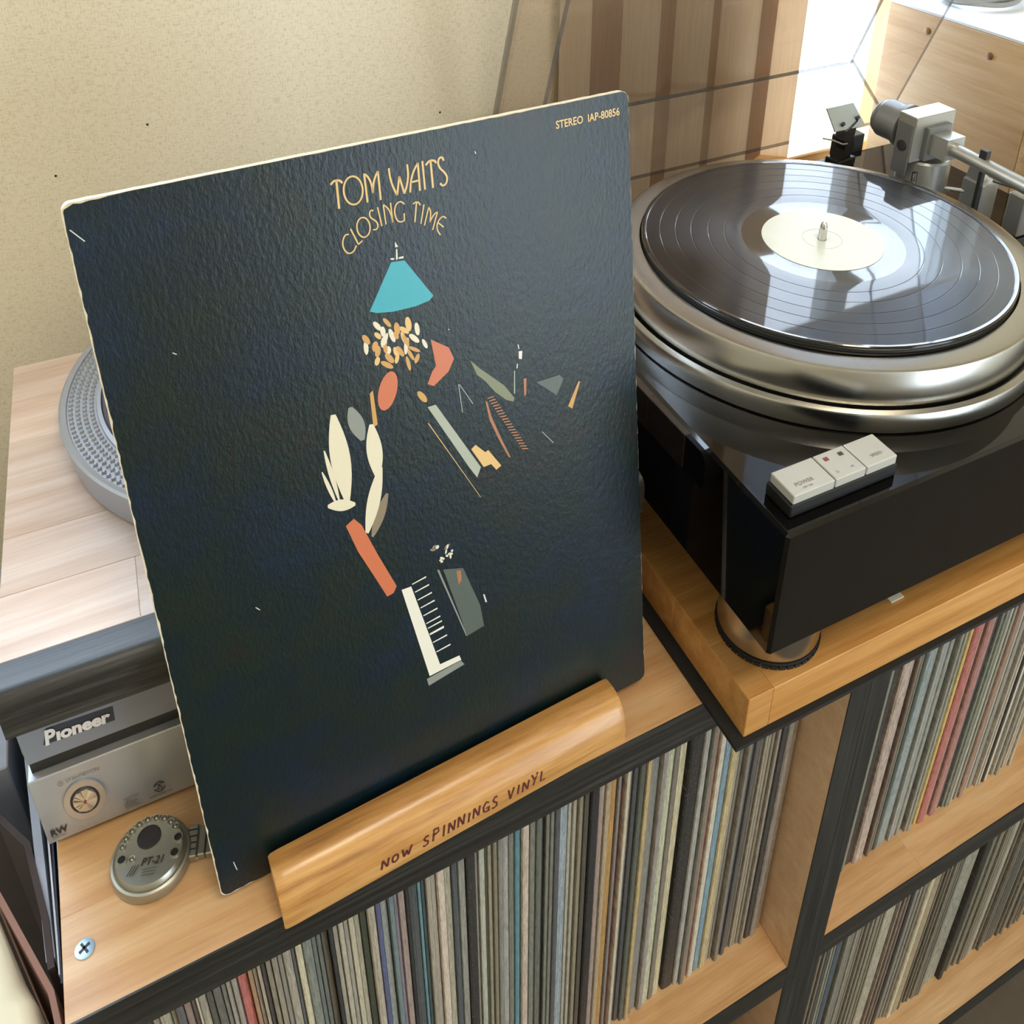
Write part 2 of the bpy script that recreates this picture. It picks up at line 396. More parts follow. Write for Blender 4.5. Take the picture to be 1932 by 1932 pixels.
# ---------------------------------------------------------------- the room
WX0, WX1, WZ0, WZ1 = .84, 1.34, .03, 1.10      # back window, plan metres
def wall_with_hole(name, axis, at, thick, a0, a1, z0, z1, h0, h1, hz0, hz1, mat):
    mb = MB()
    for s0, s1, t0, t1 in ((a0, h0, z0, z1), (h1, a1, z0, z1), (h0, h1, z0, hz0), (h0, h1, hz1, z1)):
        if axis == 'y': mb.box(s0, s1, at, at+thick, t0, t1)
        else: mb.box(at, at+thick, s0, s1, t0, t1)
    return tag(mb.build(name, mat), kind='structure')
FZ, CZ = -.745, 1.66
W2 = (-.74, .12, .385, 1.02)
mb = MB()
for a_, b_, u_, v_ in ((-.85, W2[0], FZ, CZ), (W2[0], W2[1], FZ, W2[2]), (W2[0], W2[1], W2[3], CZ), (W2[1], WX0, FZ, CZ), (WX0, WX1, FZ, WZ0), (WX0, WX1, WZ1, CZ), (WX1, 2.45, FZ, CZ)):
    mb.box(a_, b_, .500, .570, u_, v_)
tag(mb.build('wall_back', 'wallpaper'), kind='structure')
tag(MB().box(-.85, -.78, -2.40, .4998, FZ, CZ).build('wall_left', 'wallpaper'), kind='structure')
wall_with_hole('wall_rear', 'y', -2.47, .07, -.85, 2.45, FZ, CZ, 1.05, 2.30, FZ+.06, .75, 'wallpaper')
tag(MB().box(2.45, 2.52, -2.47, .570, FZ, CZ).build('wall_right', 'wallpaper'), kind='structure')
tag(MB().box(-.85, 2.52, -2.47, .570, FZ-.05, FZ).build('floor', 'floor_brown'), kind='structure')
tag(MB().box(-.85, 2.52, -2.47, .525, CZ, CZ+.05).build('ceiling', 'ceiling_white'), kind='structure')
def window(name, axis, at, h0, h1, z0, z1, glass='window_glass'):
    def bx(mb, a, b_, d0, d1, u, v): mb.box(a, b_, at+d0, at+d1, u, v) if axis == 'y' else mb.box(at+d0, at+d1, a, b_, u, v)
    w = MB(); f = .035
    for a, b_, u, v in ((h0, h0+f, z0, z1), (h1-f, h1, z0, z1), (h0+f, h1-f, z0, z0+f*.8), (h0+f, h1-f, z1-f*.8, z1), ((h0+h1)/2-.02, (h0+h1)/2+.02, z0+f*.8, z1-f*.8)):
        bx(w, a, b_, .03, .06, u, v)
    o = tag(w.build(name, 'frame_white'), kind='structure')
    p = MB(); bx(p, h0+f, h1-f, .043, .047, z0+f*.8, z1-f*.8); p.build('pane', glass, o)
    return o
wb = bpy.data.objects['wall_back']
for x_, z_ in ((.1536, .2284), (.0711, .2050), (.4363, .2015)): MB().turn([(.0011, 0), (.0009, .0006)], (x_, .4999, z_), (0, -1, 0), 10).build('pin_hole', 'hole_black', wb)
w1 = window('window_1', 'y', .500, WX0, WX1, WZ0, WZ1)
window('window_2', 'y', .500, *W2)
window('window_3', 'y', -2.47, 1.05, 2.30, FZ+.06, .75, 'light_warming_glass')
tag(MB().cbox(.80, 1.94, .462, .4995, .098, .112, .002).build('trim_1', 'sill_wood'), kind='structure')
rb = thing('roller_blind', (1.13, .493, .47), 'white roller blind lowered over the upper window', 'blind')
MB().box(.895, 1.38, .4925, .4935, .475, 1.18).build('blind_cloth', 'blind_cloth', rb)
MB().turn([(.005, 0), (.005, .485)], (.895, .493, .472), (1, 0, 0), 16).build('bottom_bar', 'frame_white', rb)
MB().turn([(.006, 0), (.006, .485)], (.895, .4935, 1.186), (1, 0, 0), 20).build('roller_tube', 'frame_white', rb)
# pleated curtain hanging at the left of the window
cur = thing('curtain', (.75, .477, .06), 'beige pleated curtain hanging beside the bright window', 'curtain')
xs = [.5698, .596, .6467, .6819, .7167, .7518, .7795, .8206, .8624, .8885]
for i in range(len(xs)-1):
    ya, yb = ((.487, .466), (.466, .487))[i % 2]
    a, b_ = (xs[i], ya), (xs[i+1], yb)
    MB().prism([(a[0], a[1], .06), (b_[0], b_[1], .06), (b_[0], b_[1], 1.25), (a[0], a[1], 1.25)], (0, .0012, 0)).build('pleat', ('curtain_cloth', 'curtain_fold_shade')[i % 2], cur)
MB().turn([(.008, 0), (.008, 1.6)], (.5, .477, 1.255), (1, 0, 0)).build('curtain_rail', 'frame_white', cur)

# ---------------------------------------------------------------- record racks
def rack(name, x0, x1, zf, label, left_wall, right_wall, zf2, zbot, top_y=.41):
    r = thing(name, ((x0+x1)/2, .2, zbot), label, 'shelf', None)
    t = .0246; sd = .023
    board(r, x0, x1, .0012, top_y, -t, 0, 'beech_board', .058, .5, 1.0, c=.0002)
    MB().box(x0, x1, 0, .0012, -t, .0).build('front_edge', 'black_stain', r)
    for a in ((x0, x0+sd) if left_wall else (x0, x0+sd), (x1-sd, x1)):
        MB().box(a[0], a[1], .0012, top_y, zbot, -t-.0002).build('side_panel', 'inner_beech', r)
        MB().box(a[0], a[1], 0, .0012, zbot, -t-.0002).build('front_edge', 'black_stain_upright', r)
    for z, th in ((zf, .0265), (zf2, .0265)):
        if z is None: continue
        board(r, x0+sd+.0002, x1-sd-.0002, .0012, top_y-.006, z-th, z, 'beech_board', .10, .5, 1.1, c=.0002, name='shelf_board')
        MB().box(x0+sd+.0002, x1-sd-.0002, 0, .0012, z-th, z).build('front_edge', 'black_stain', r)
    MB().box(x0+sd+.0002, x1-sd-.0002, top_y-.006, top_y, zbot, -t-.0002).build('back_panel', 'inner_beech', r)
    return r
rackA = rack('record_rack', 0, .6258, -.366, 'wooden record rack with black front edges under the dark sleeve stand', True, True, -.715, FZ)
# the near left side panel of this rack is set in from the board end
rackB = rack('record_rack', .6262, 1.30, -.3552, 'wooden record rack with black front edges under the big turntable', True, True, -.715, FZ)
# countersunk cross-head screw in the rack top
sc = MB(); sc.lathe([(.0035, -.002), (.0058, .0002), (.0056, .0006), (.0, .0011)], .0124, .0362, 28, cap1=False)
so = sc.build('screw', 'screw_blue', rackA)
MB(yawT(.0124, .0362, .5)).box(.0090, .0158, .0355, .0369, .0008, .0013).box(.0117, .0131, .0328, .0396, .0008, .0013).build('cross_slot', 'hole_dark', so)

# ---------------------------------------------------------------- records standing in the racks
LP_NAMES = ['', 'dusty rose', 'red and pink', 'pale cream', 'thin black', 'dark green', 'cobalt blue', 'dusty pink', 'black lettered', 'sky blue', 'pinkish cream', 'navy', 'broad black', 'pale green grey', 'teal blue', 'beige pink', 'blue black', 'light blue lettered', 'jet black', 'ochre orange', 'worn red', 'tan yellow', 'pale yellow green', 'straw yellow', 'thick black', 'salmon red', 'white', 'mid blue', 'yellow cream', 'charcoal', 'pinkish grey', 'brown black', 'pinkish beige', 'bottle green', 'blue grey', 'dark navy', 'golden yellow', 'strawberry red', 'brick pink', 'midnight black', 'rusty brown', 'coal black', 'ivory', 'sooty black', 'ink blue', 'pale straw', 'pitch black', 'cream white', 'sandy tan', 'pale olive', 'ebony', 'buff', 'dark olive', 'khaki', 'silver grey']
LP_A = [[245,42,139,134,120,0],[287,42,85,81,72,0],[328,42,141,136,122,0],[370,67,169,165,138,0],[437,36,163,156,125,0],[473,52,83,88,94,0],[525,44,141,116,108,1],[569,35,105,92,85,0],[604,15,210,205,190,0],[619,51,157,152,132,0],[670,41,72,73,66,0],[711,54,95,96,91,0],[765,35,130,127,115,0],[800,37,156,152,146,0],[837,37,146,142,136,0],[875,75,207,95,88,2],[950,32,172,125,85,0],[982,30,167,155,139,0],[1012,26,168,156,139,0],[1038,34,73,67,62,0],[1072,41,136,129,114,0],[1113,41,141,134,119,0],[1154,35,127,123,113,0],[1189,63,154,147,134,0],[1252,27,84,89,101,0],[1279,50,201,195,164,3],[1329,67,114,125,119,0],[1396,35,98,108,104,0],[1431,35,90,100,96,0],[1466,54,96,88,74,0],[1520,29,34,38,44,4],[1549,41,158,152,135,0],[1590,41,171,165,148,0],[1631,37,149,146,134,0],[1668,44,182,175,150,0],[1712,44,165,158,133,0],[1756,50,47,58,42,5],[1806,62,167,158,141,0],[1868,39,63,74,134,6],[1907,61,145,154,151,0],[1968,41,93,120,130,0],[2009,33,118,107,125,0],[2042,56,154,130,126,7],[2098,25,24,28,31,0],[2123,80,58,66,71,8],[2203,29,79,138,156,9],[2232,32,50,69,71,0],[2264,45,153,144,129,0],[2309,45,163,154,139,0],[2354,64,199,182,166,10],[2418,60,160,154,133,0],[2478,51,57,69,79,11],[2529,63,136,139,131,0],[2592,75,27,29,32,12],[2667,37,140,129,117,0],[2704,58,167,172,154,13],[2762,13,75,78,64,0],[2775,37,136,130,107,0],[2812,37,122,116,93,0],[2850,49,115,117,115,0],[2899,60,149,149,145,0],[2959,56,102,103,95,0],[3015,52,63,127,146,14],[3069,67,179,162,148,15],[3136,57,103,109,99,0],[3193,59,83,89,82,0],[3252,35,23,25,31,16],[3287,38,103,107,97,0],[3325,38,101,105,95,0],[3363,55,62,68,76,0],[3418,86,131,151,166,17],[3504,38,160,156,139,0],[3541,38,162,158,141,0],[3579,35,125,117,92,0],[3614,35,130,122,97,0],[3649,53,68,63,51,0],[3702,74,21,22,28,18],[3776,58,146,127,119,0],[3834,48,164,142,110,0],[3882,74,179,127,53,19],[3956,31,112,110,116,0],[3987,39,184,79,69,20],[4026,40,188,175,152,0],[4066,54,94,91,84,0],[4120,52,56,58,63,0],[4172,54,69,78,71,0],[4226,45,179,154,98,21],[4271,51,123,113,101,0],[4322,66,118,122,119,0],[4388,61,136,130,127,0],[4449,83,179,184,148,22],[4532,53,106,100,91,0],[4585,85,184,173,132,23],[4709,130,27,26,24,24],[4839,62,149,151,146,0],[4901,51,103,103,94,0],[4952,60,181,107,88,25],[5012,63,195,184,164,0],[5075,18,232,228,218,26],[5093,75,93,136,160,27],[5168,79,184,163,108,28],[5247,57,147,137,116,0],[5304,43,117,112,105,0],[5347,43,114,109,102,0],[5390,53,70,69,71,0],[5443,53,68,67,69,0],[5496,39,117,108,93,0],[5535,39,97,88,73,0],[5574,39,141,130,110,0],[5613,39,143,132,112,0],[5653,39,126,115,95,0],[5692,39,135,126,112,0],[5732,39,151,142,128,0],[5771,68,45,45,46,29],[5839,62,149,141,135,0],[5901,91,163,152,148,30]]
LP_B = [[6515,49,145,140,126,0],[6564,49,96,107,103,0],[6612,49,174,162,146,0],[6661,49,75,70,64,0],[6710,49,152,147,133,0],[6759,49,95,106,102,0],[6807,49,155,143,127,0],[6856,49,84,79,73,0],[6905,49,131,126,112,0],[6954,49,84,95,91,0],[7002,49,162,150,134,0],[7051,49,142,126,119,0],[7100,40,110,111,97,0],[7140,40,129,130,116,0],[7180,101,38,34,30,31],[7281,152,163,142,130,32],[7433,43,115,97,88,0],[7476,43,109,91,82,0],[7519,35,107,107,85,0],[7554,35,105,105,83,0],[7588,60,46,58,54,33],[7648,131,119,135,138,34],[7779,42,119,125,122,0],[7821,42,139,145,142,0],[7862,42,120,126,123,0],[7904,42,142,148,145,0],[7946,67,126,130,123,0],[8013,60,42,50,60,35],[8073,45,129,132,121,0],[8118,45,136,139,128,0],[8163,64,152,151,126,0],[8227,55,199,166,74,36],[8282,114,181,83,76,37],[8396,42,175,147,138,0],[8438,42,159,131,122,0],[8481,112,160,101,92,38],[8593,95,31,35,43,39],[8688,42,105,113,100,0],[8730,42,117,125,112,0],[8772,42,106,114,101,0],[8814,38,173,161,137,0],[8852,38,169,157,133,0],[8890,35,123,124,110,0],[8925,35,130,131,117,0],[8960,78,143,106,85,40],[9038,39,154,149,136,0],[9077,39,142,137,124,0],[9116,39,166,161,148,0],[9155,50,129,126,116,0],[9204,50,135,132,122,0],[9254,40,161,155,141,0],[9294,40,168,162,148,0],[9334,40,167,161,147,0],[9374,40,47,44,40,41],[9414,30,224,217,196,42],[9444,51,131,126,112,0],[9495,51,130,125,111,0],[9545,51,152,147,133,0],[9596,48,127,124,110,0],[9644,48,114,111,97,0],[9692,48,125,122,108,0],[9740,48,164,152,128,0],[9788,48,167,155,131,0],[9837,48,172,160,136,0]]
LP_C = [[6515,49,119,112,95,0],[6564,49,90,86,77,0],[6614,49,146,139,120,0],[6663,49,117,110,93,0],[6713,49,109,105,96,0],[6762,49,145,138,119,0],[6811,49,116,109,92,0],[6861,49,81,77,68,0],[6910,49,138,131,112,0],[6960,49,116,109,92,0],[7009,49,86,82,73,0],[7059,49,143,136,117,0],[7108,39,111,103,89,0],[7147,39,123,115,101,0],[7187,39,109,101,87,0],[7226,77,32,31,30,43],[7303,42,111,114,100,0],[7345,42,129,132,118,0],[7386,42,114,117,103,0],[7428,91,51,70,90,44],[7519,48,101,104,92,0],[7567,48,120,123,111,0],[7616,48,104,107,95,0],[7664,49,121,116,103,0],[7713,49,121,116,103,0],[7763,49,136,131,118,0],[7812,46,128,121,105,0],[7858,46,115,108,92,0],[7904,46,118,111,95,0],[7951,46,127,120,104,0],[7997,46,125,118,102,0],[8043,38,122,116,95,0],[8081,38,113,107,86,0],[8119,38,133,127,106,0],[8157,41,123,117,94,0],[8198,41,145,139,116,0],[8239,41,132,126,103,0],[8280,204,163,155,130,45],[8484,41,132,115,103,0],[8525,41,122,105,93,0],[8566,41,113,96,84,0],[8608,41,127,110,98,0],[8649,80,25,24,22,46],[8729,48,121,118,105,0],[8777,48,119,116,103,0],[8826,48,129,126,113,0],[8874,48,136,133,120,0],[8923,48,120,117,104,0],[8971,75,195,182,148,47],[9046,144,154,133,96,48],[9190,45,96,89,72,0],[9235,45,93,86,69,0],[9281,45,91,84,67,0],[9326,45,94,87,70,0],[9371,45,93,86,69,0],[9417,45,96,89,72,0],[9462,44,115,112,97,0],[9506,44,101,98,83,0],[9550,44,94,91,76,0],[9594,44,109,106,91,0],[9639,44,120,117,102,0],[9683,44,112,109,94,0],[9727,288,138,135,115,49],[10015,86,29,28,24,50],[10101,49,97,97,79,0],[10150,49,100,100,82,0],[10199,49,101,101,83,0],[10247,49,92,92,74,0],[10296,49,96,96,78,0],[10345,45,118,114,94,0],[10390,45,122,118,98,0],[10435,45,116,112,92,0],[10480,45,124,120,100,0],[10524,45,123,119,99,0],[10569,45,115,111,91,0],[10614,45,109,105,85,0],[10659,100,163,150,122,51],[10759,44,103,98,84,0],[10803,44,108,103,89,0],[10847,44,97,92,78,0],[10891,44,100,95,81,0],[10935,44,101,96,82,0],[10979,44,102,97,83,0],[11023,196,63,63,52,52],[11219,43,116,111,95,0],[11262,43,94,89,73,0],[11304,43,107,102,86,0],[11346,43,121,116,100,0],[11389,43,120,115,99,0],[11431,43,117,112,96,0],[11474,43,104,100,86,0],[11517,43,98,94,80,0],[11560,43,102,98,84,0],[11604,43,94,90,76,0],[11647,43,89,85,71,0],[11690,43,89,85,71,0],[11733,64,138,122,92,53],[11797,50,115,110,92,0],[11847,50,115,110,92,0],[11896,50,106,101,83,0],[11946,50,118,113,95,0]]
LP_D = [[5450,40,144,144,140,0],[5490,40,136,136,132,0],[5530,35,93,91,85,0],[5565,35,98,96,90,0],[5600,60,160,154,144,54],[5660,35,79,78,76,0],[5695,35,83,82,80,0]]

def named(hexc):
    r, g, b_ = hexc
    l = (r+g+b_)/3; warm = r-b_
    tone = 'black' if l < 48 else 'very dark' if l < 78 else 'dark' if l < 108 else 'mid' if l < 135 else 'light' if l < 160 else 'pale'
    hue = 'blue grey' if warm < -8 else 'grey' if warm < 8 else 'olive grey' if (warm < 26 and g >= r-4) else 'taupe' if warm < 26 else 'tan' if g > b_+8 else 'rosy brown'
    return 'near black' if tone == 'black' else tone + ' ' + hue
ORD = 'first second third fourth fifth sixth seventh eighth ninth tenth eleventh twelfth thirteenth fourteenth fifteenth sixteenth seventeenth eighteenth nineteenth twentieth'.split()
lp_me = None
def make_lp_mesh():
    mb = MB(); d = .308; h = .3135; sx = .5
    prof = [(-.5, .0015), (-.38, .0002), (0, 0), (.38, .0002), (.5, .0015), (.5, d), (-.5, d)]
    n = len(prof)
    vs = [(x, y, 0) for x, y in prof] + [(x, y, h) for x, y in prof]
    mb.add(vs, [tuple(range(n))[::-1], tuple(range(n, 2*n))] + [(i, (i+1) % n, n+(i+1) % n, n+i) for i in range(n)])
    return mb
def lp_row(data, zf, bay, group):
    global lp_me
    rows = data
    anchors = [i for i, t in enumerate(rows) if t[5]]
    for i, (x, w, cr_, cg_, cb_, ni) in enumerate(rows):
        x = x/1e4; w = w/1e4; nm = LP_NAMES[ni]; c = (cr_, cg_, cb_)
        if lp_me is None:
            o = make_lp_mesh().build('record_sleeve', 'spine_card', loc=(0, 0, 0)); lp_me = o.data
        else:
            o = bpy.data.objects.new('record_sleeve', lp_me); C.objects.link(o)
        o.location = (x+w/2, .040+random.uniform(-.002, .0045), (zf+.0003)*ZS)
        o.scale = (max(.0016, w-.0003), 1, random.uniform(.985, 1.008))
        gm_ = sum(c)/3; o.color = tuple((((gm_+(v-gm_)*.75)*.85+26)/255*k_)**2.2 for v, k_ in zip(c, (1.02, 1.0, .97))) + (1,)
        if nm: lab = nm + ' record spine standing in the ' + bay
        else:
            k = min(anchors, key=lambda a: abs(a-i)); d = i-k; an = LP_NAMES[rows[k][5]]
            lab = '%s record, %s %s of the %s one, %s' % (named(c), ORD[abs(d)-1], 'right' if d > 0 else 'left', an, bay)
        tag(o, lab, 'record', group)
lp_row(LP_A, -.366, 'upper left bay', 'records in the upper left bay')
lp_row(LP_B, -.3552, 'upper right bay', 'records in the upper right bay')
lp_row(LP_C, -.715, 'lower right bay', 'records in the lower right bay')
lp_row(LP_D, -.715, 'lower left bay', 'records in the lower left bay')

# ---------------------------------------------------------------- upper shelf with its black lip
ua = -.036; UT = yawT(0, .0806, ua)
up = thing('upper_shelf', (.2, .24, 0), 'raised wooden shelf with rounded black lip above the disc player', 'shelf')
board(up, 0, .418, .1066, .405, .0975, .12, 'pale_beech', .047, .18, .42, T=UT, c=.0004)
lip = MB(UT); pr = [(.1064, .0975), (.1064, .12)] + [(.0806+.009-.009*math.sin(R_(a)), .12-.0065+.0065*math.cos(R_(a))) for a in range(0, 91, 15)] + [(.0806, .0985), (.0816, .0975)]
lip.prism([(0, y, z) for y, z in pr], (.4175, 0, 0))
smooth_angle(lip.build('front_lip', 'black_stain', up), 30)
for xa in (.228, .385):
    MB(UT).box(xa, xa+.02, .13, .39, 0.0003, .0974).build('support_panel', 'black_stain_upright', up)

# ---------------------------------------------------------------- disc player under the shelf
PY = -.0226; PX0, PY0 = -.0038, .1039
cp, sp = math.cos(PY), math.sin(PY)
PT = lambda u, d, z: (PX0+u*cp-d*sp, PY0+u*sp+d*cp, z)           # u along the front, d depth
PS = lambda a, b_, l: PT(a, -l, b_)                               # on the front face
pl = thing('disc_player', (.09, .2, 0), 'silver disc player with round power button under the raised shelf', 'player')
MB(PT).cbox(.004, .205, .012, .25, .005, .0935, .001).build('body', 'player_grey', pl)
MB(PT).cbox(0, .21, .0005, .014, .0043, .0482, .0007).build('lower_panel', 'player_silver', pl)
MB(PT).box(.003, .207, .006, .0135, .0485, .0578).build('disc_slot', 'player_black', pl)
ups = MB(PT); ups.prism([(.0008, .012, .058), (.0045, .0, .0597), (.0045, .0, .0905), (.0008, .012, .0915)], (.0,0,0)) if False else None
q = MB(PT)
fr = [(.0042, 0, .0598), (.2058, 0, .0598), (.2058, 0, .0905), (.0042, 0, .0905)]; bk = [(0, .012, .0580), (.21, .012, .0580), (.21, .012, .0925), (0, .012, .0925)]
q.add(fr+bk, [(0,1,2,3), (7,6,5,4), (0,4,5,1), (1,5,6,2), (2,6,7,3), (3,7,4,0)])
q.build('upper_panel', 'player_grey', pl)
for u, d in ((.02, .03), (.19, .03), (.02, .22), (.19, .22)):
    x, y, _ = PT(u, d, 0); MB().lathe([(.008, .0002), (.008, .0055)], x, y, 20).build('foot', 'rubber_black', pl)
# power button: rim ring, dark gap, turned cap, red light
bu, bv = .0273, .0259
def disc(mb, cu, cv, r0, r1, l0, l1, seg=48, ry=1.06):
    vs = []; fs = []
    for r, l in ((r0, l0), (r1, l0), (r1, l1), (r0, l1)):
        for i in range(seg):
            a = 2*math.pi*i/seg; vs.append(PT(cu+r*math.cos(a), -l, cv+r*ry*math.sin(a)))
    T0 = mb.T; mb.T = None
    for j in range(4):
        for i in range(seg):
            k = (i+1) % seg; fs.append((j*seg+i, j*seg+k, ((j+1) % 4)*seg+k, ((j+1) % 4)*seg+i))
    mb.add(vs, fs); mb.T = T0; return mb
disc(MB(), bu, bv, .0086, .0121, -.0003, .0012).build('button_ring', 'button_steel', pl)
disc(MB(), bu, bv, .0001, .0087, -.0003, .0003).build('button_gap', 'hole_dark', pl)
bx_, by_, _ = PT(bu, 0, 0)
cap = MB(); o_ = PT(bu, .0, bv); dv = (sp, -cp, 0)
disc(cap, bu, bv, .0001, .0070, -.0002, .0016)
cseg = 18
for i in range(cseg):
    a0, a1 = 2*math.pi*i/cseg, 2*math.pi*(i+1)/cseg; hh = .0004*(i % 3)
    cap.add([PT(bu, -.0026, bv), PT(bu+.0068*math.cos(a0), -.0017-hh, bv+.0072*math.sin(a0)), PT(bu+.0068*math.cos(a1), -.0017-hh*.3, bv+.0072*math.sin(a1))], [(0, 1, 2)])
capo = cap.build('button_cap', 'button_steel_cap', pl)
disc(MB(), bu, bv, .00005, .0009, .0024, .0030, 16).build('indicator_light', 'ink_red', capo)
t = MB(); text_mesh(t, 'STANDBY/ON', PS, .0201, .0401, .0031, lift=.0004-.0003, sx=1.0)
t.ribbon(arc(.0170, .0411, .0013, .0014, 120, 420, 14), .00017, PS, .0002); t.ribbon([(.0170, .0412), (.0170, .0429)], .00017, PS, .0002)
t.build('lettering', 'ink_grey', pl, flip=False)
t = MB(); text_mesh(t, 'RW', PS, .0029, .0096, .0060, lift=.0002, bold=.00018, sx=1.02); text_mesh(t, 'COMPATIBLE', PS, .0030, .0076, .00165, lift=.0002, sx=.86)
t.build('lettering', 'ink_black', pl, flip=False)
# disc mark: word between two bars
t = MB()
for yb in (.0079, .0146): t.ribbon([(.0476, yb), (.0572, yb)], .00025, PS, .0002)
text_mesh(t, 'disc', PS, .0470, .0088, .0068, lift=.0002, sx=.82, bold=.0001, shear=.1)
t.build('disc_mark', 'ink_grey', pl, flip=False)
# round mark with two mirrored curls, words below
t = MB()
t.ribbon(arc(.0702, .0139, .0035, .0032, 20, 165, 16), .0003, PS, .0002); t.ribbon(arc(.0702, .0139, .0035, .0032, 195, 345, 16), .0003, PS, .0002)
t.ribbon(arc(.0688, .0147, .0011, .0010, 170, -20, 8)+[(.0690, .0132), (.0680, .0124), (.0703, .0125)], .00024, PS, .0002)
t.ribbon(arc(.0716, .0148, .0012, .0011, 40, 200, 8)+[(.0712, .0138), (.0716, .0126), (.0710, .0112)], .00024, PS, .0002)
text_mesh(t, 'SUPER AUDIO CD', PS, .0628, .0080, .0019, lift=.0002, sx=.93)
t.build('round_mark', 'ink_black', pl, flip=False)
# raised maker's badge
t = MB(); t.flat([(.0150, .0683), (.0558, .0673), (.0566, .0762), (.0190, .0776)], PS, .0002); t.build('badge_plate', 'badge_dark', pl, flip=False)
t = MB(); text_mesh(t, 'P', PS, .0160, .0682, .0120, lift=.0006, bold=.0005, shear=.18, sx=.95, ang=-.02); text_mesh(t, '\u0131oneer', PS, .0226, .0688, .0098, lift=.0006, bold=.00045, shear=.12, sx=1.17, ang=-.02)
t.build('badge_lettering', 'badge_white', pl, flip=False)

# ---------------------------------------------------------------- grey platter with studded rim on the upper shelf
px_, py_ = .2067, .2775
pt = thing('platter', (px_, py_, .12), 'grey cast turntable platter with studded rim, partly behind the record sleeve', 'platter')
MB().lathe([(.1535, .1203), (.1575, .1225), (.1598, .138), (.1602, .1402), (.1585, .1412), (.1550, .1408), (.1545, .1400), (.1345, .1400), (.1340, .1410), (.1310, .1412), (.1300, .139)], px_, py_, 128).build('platter_rim', 'turned_grey', pt)
st_ = MB()
for row, r in enumerate((.1375, .1423, .1471, .1519)):
    n = 176
    for i in range(n):
        a = 2*math.pi*(i+.5*(row % 2))/n; x, y = px_+r*math.cos(a), py_+r*math.sin(a); h = .0013
        st_.add([(x-.0016, y-.0016, .14), (x+.0016, y-.0016, .14), (x+.0016, y+.0016, .14), (x-.0016, y+.0016, .14), (x-.0008, y-.0008, .14+h), (x+.0008, y-.0008, .14+h), (x+.0008, y+.0008, .14+h), (x-.0008, y+.0008, .14+h)],
                [(4,5,6,7), (0,1,5,4), (1,2,6,5), (2,3,7,6), (3,0,4,7)])
st_.build('rim_studs', 'turned_grey', pt, kind='stuff', flip=False)
plain('mat_felt', '4d4854', .9, var=.35, scale=700)
MB().lathe([(.1298, .1395), (.1298, .1418), (.1285, .1424)], px_, py_, 96).build('slip_mat', 'mat_felt', pt)

# ---------------------------------------------------------------- leaning sleeve and its stand
SY, SX0, SY0, SZ0, STL = .0325, .0916, .0222, .01, .1391
sux = Vector((math.cos(SY), math.sin(SY), 0)); sbk = Vector((-math.sin(SY), math.cos(SY), 0))
suv = Vector((0, 0, 1))*math.cos(STL) + sbk*math.sin(STL); snn = sux.cross(suv)      # towards the camera side
def SS(a, b_, l=0):
    p = Vector((SX0, SY0, SZ0)) + sux*a + suv*b_ + snn*l
    return (p.x, p.y, p.z/ZS)
SW, SH, SD = .3150, .4588, .0042
sl = thing('album_sleeve', SS(SW/2, 0, -.002), 'large dark album sleeve with teal shape leaning in the wooden stand', 'record')
def rr(w, h, r, n=5):
    o = []
    for cx_, cy_, a0 in ((w-r, r, -90), (w-r, h-r, 0), (r, h-r, 90), (r, r, 180)):
        o += [(cx_+r*math.cos(R_(a0+90*i/n)), cy_+r*math.sin(R_(a0+90*i/n))) for i in range(n+1)]
    return o
out_ = rr(SW, SH, .005); mb = MB(); n = len(out_)
# worn board with a ragged rim, printed face laid on its front
rag = []
for i, (x, y) in enumerate(out_): rag.append((x, y))
edge = []
for i in range(n):
    a, b_ = out_[i], out_[(i+1) % n]; L = math.hypot(b_[0]-a[0], b_[1]-a[1]); k = max(1, int(L/.004))
    for j in range(k): edge.append((a[0]+(b_[0]-a[0])*j/k, a[1]+(b_[1]-a[1])*j/k))
ne = len(edge)
jit = [(random.uniform(-.00012, .00012), random.uniform(-.00012, .00012)) for _ in edge]
vs = [SS(x+j[0], y+j[1], 0) for (x, y), j in zip(edge, jit)] + [SS(x+j[1], y+j[0], -SD) for (x, y), j in zip(edge, jit)]
mb.add(vs, [tuple(range(ne)), tuple(range(ne, 2*ne))[::-1]] + [(i, (i+1) % ne, ne+(i+1) % ne, ne+i) for i in range(ne)])
mb.build('board', 'spine_white', sl)
cov = []
for x, y in edge:
    inset = .00015 + max(0, random.gauss(0, .00016))
    if x < .02: inset += .0007*random.random()**2 + .0003
    cxm, cym = SW/2, SH/2
    fx = x + (inset if x < .006 else -inset if x > SW-.006 else 0); fy = y + (inset if y < .006 else -inset if y > SH-.006 else 0)
    cov.append((fx, fy))
mb = MB(); mb.flat(cov, SS, .00025); cv_o = mb.build('cover_print', 'cover_card', sl, flip=False)
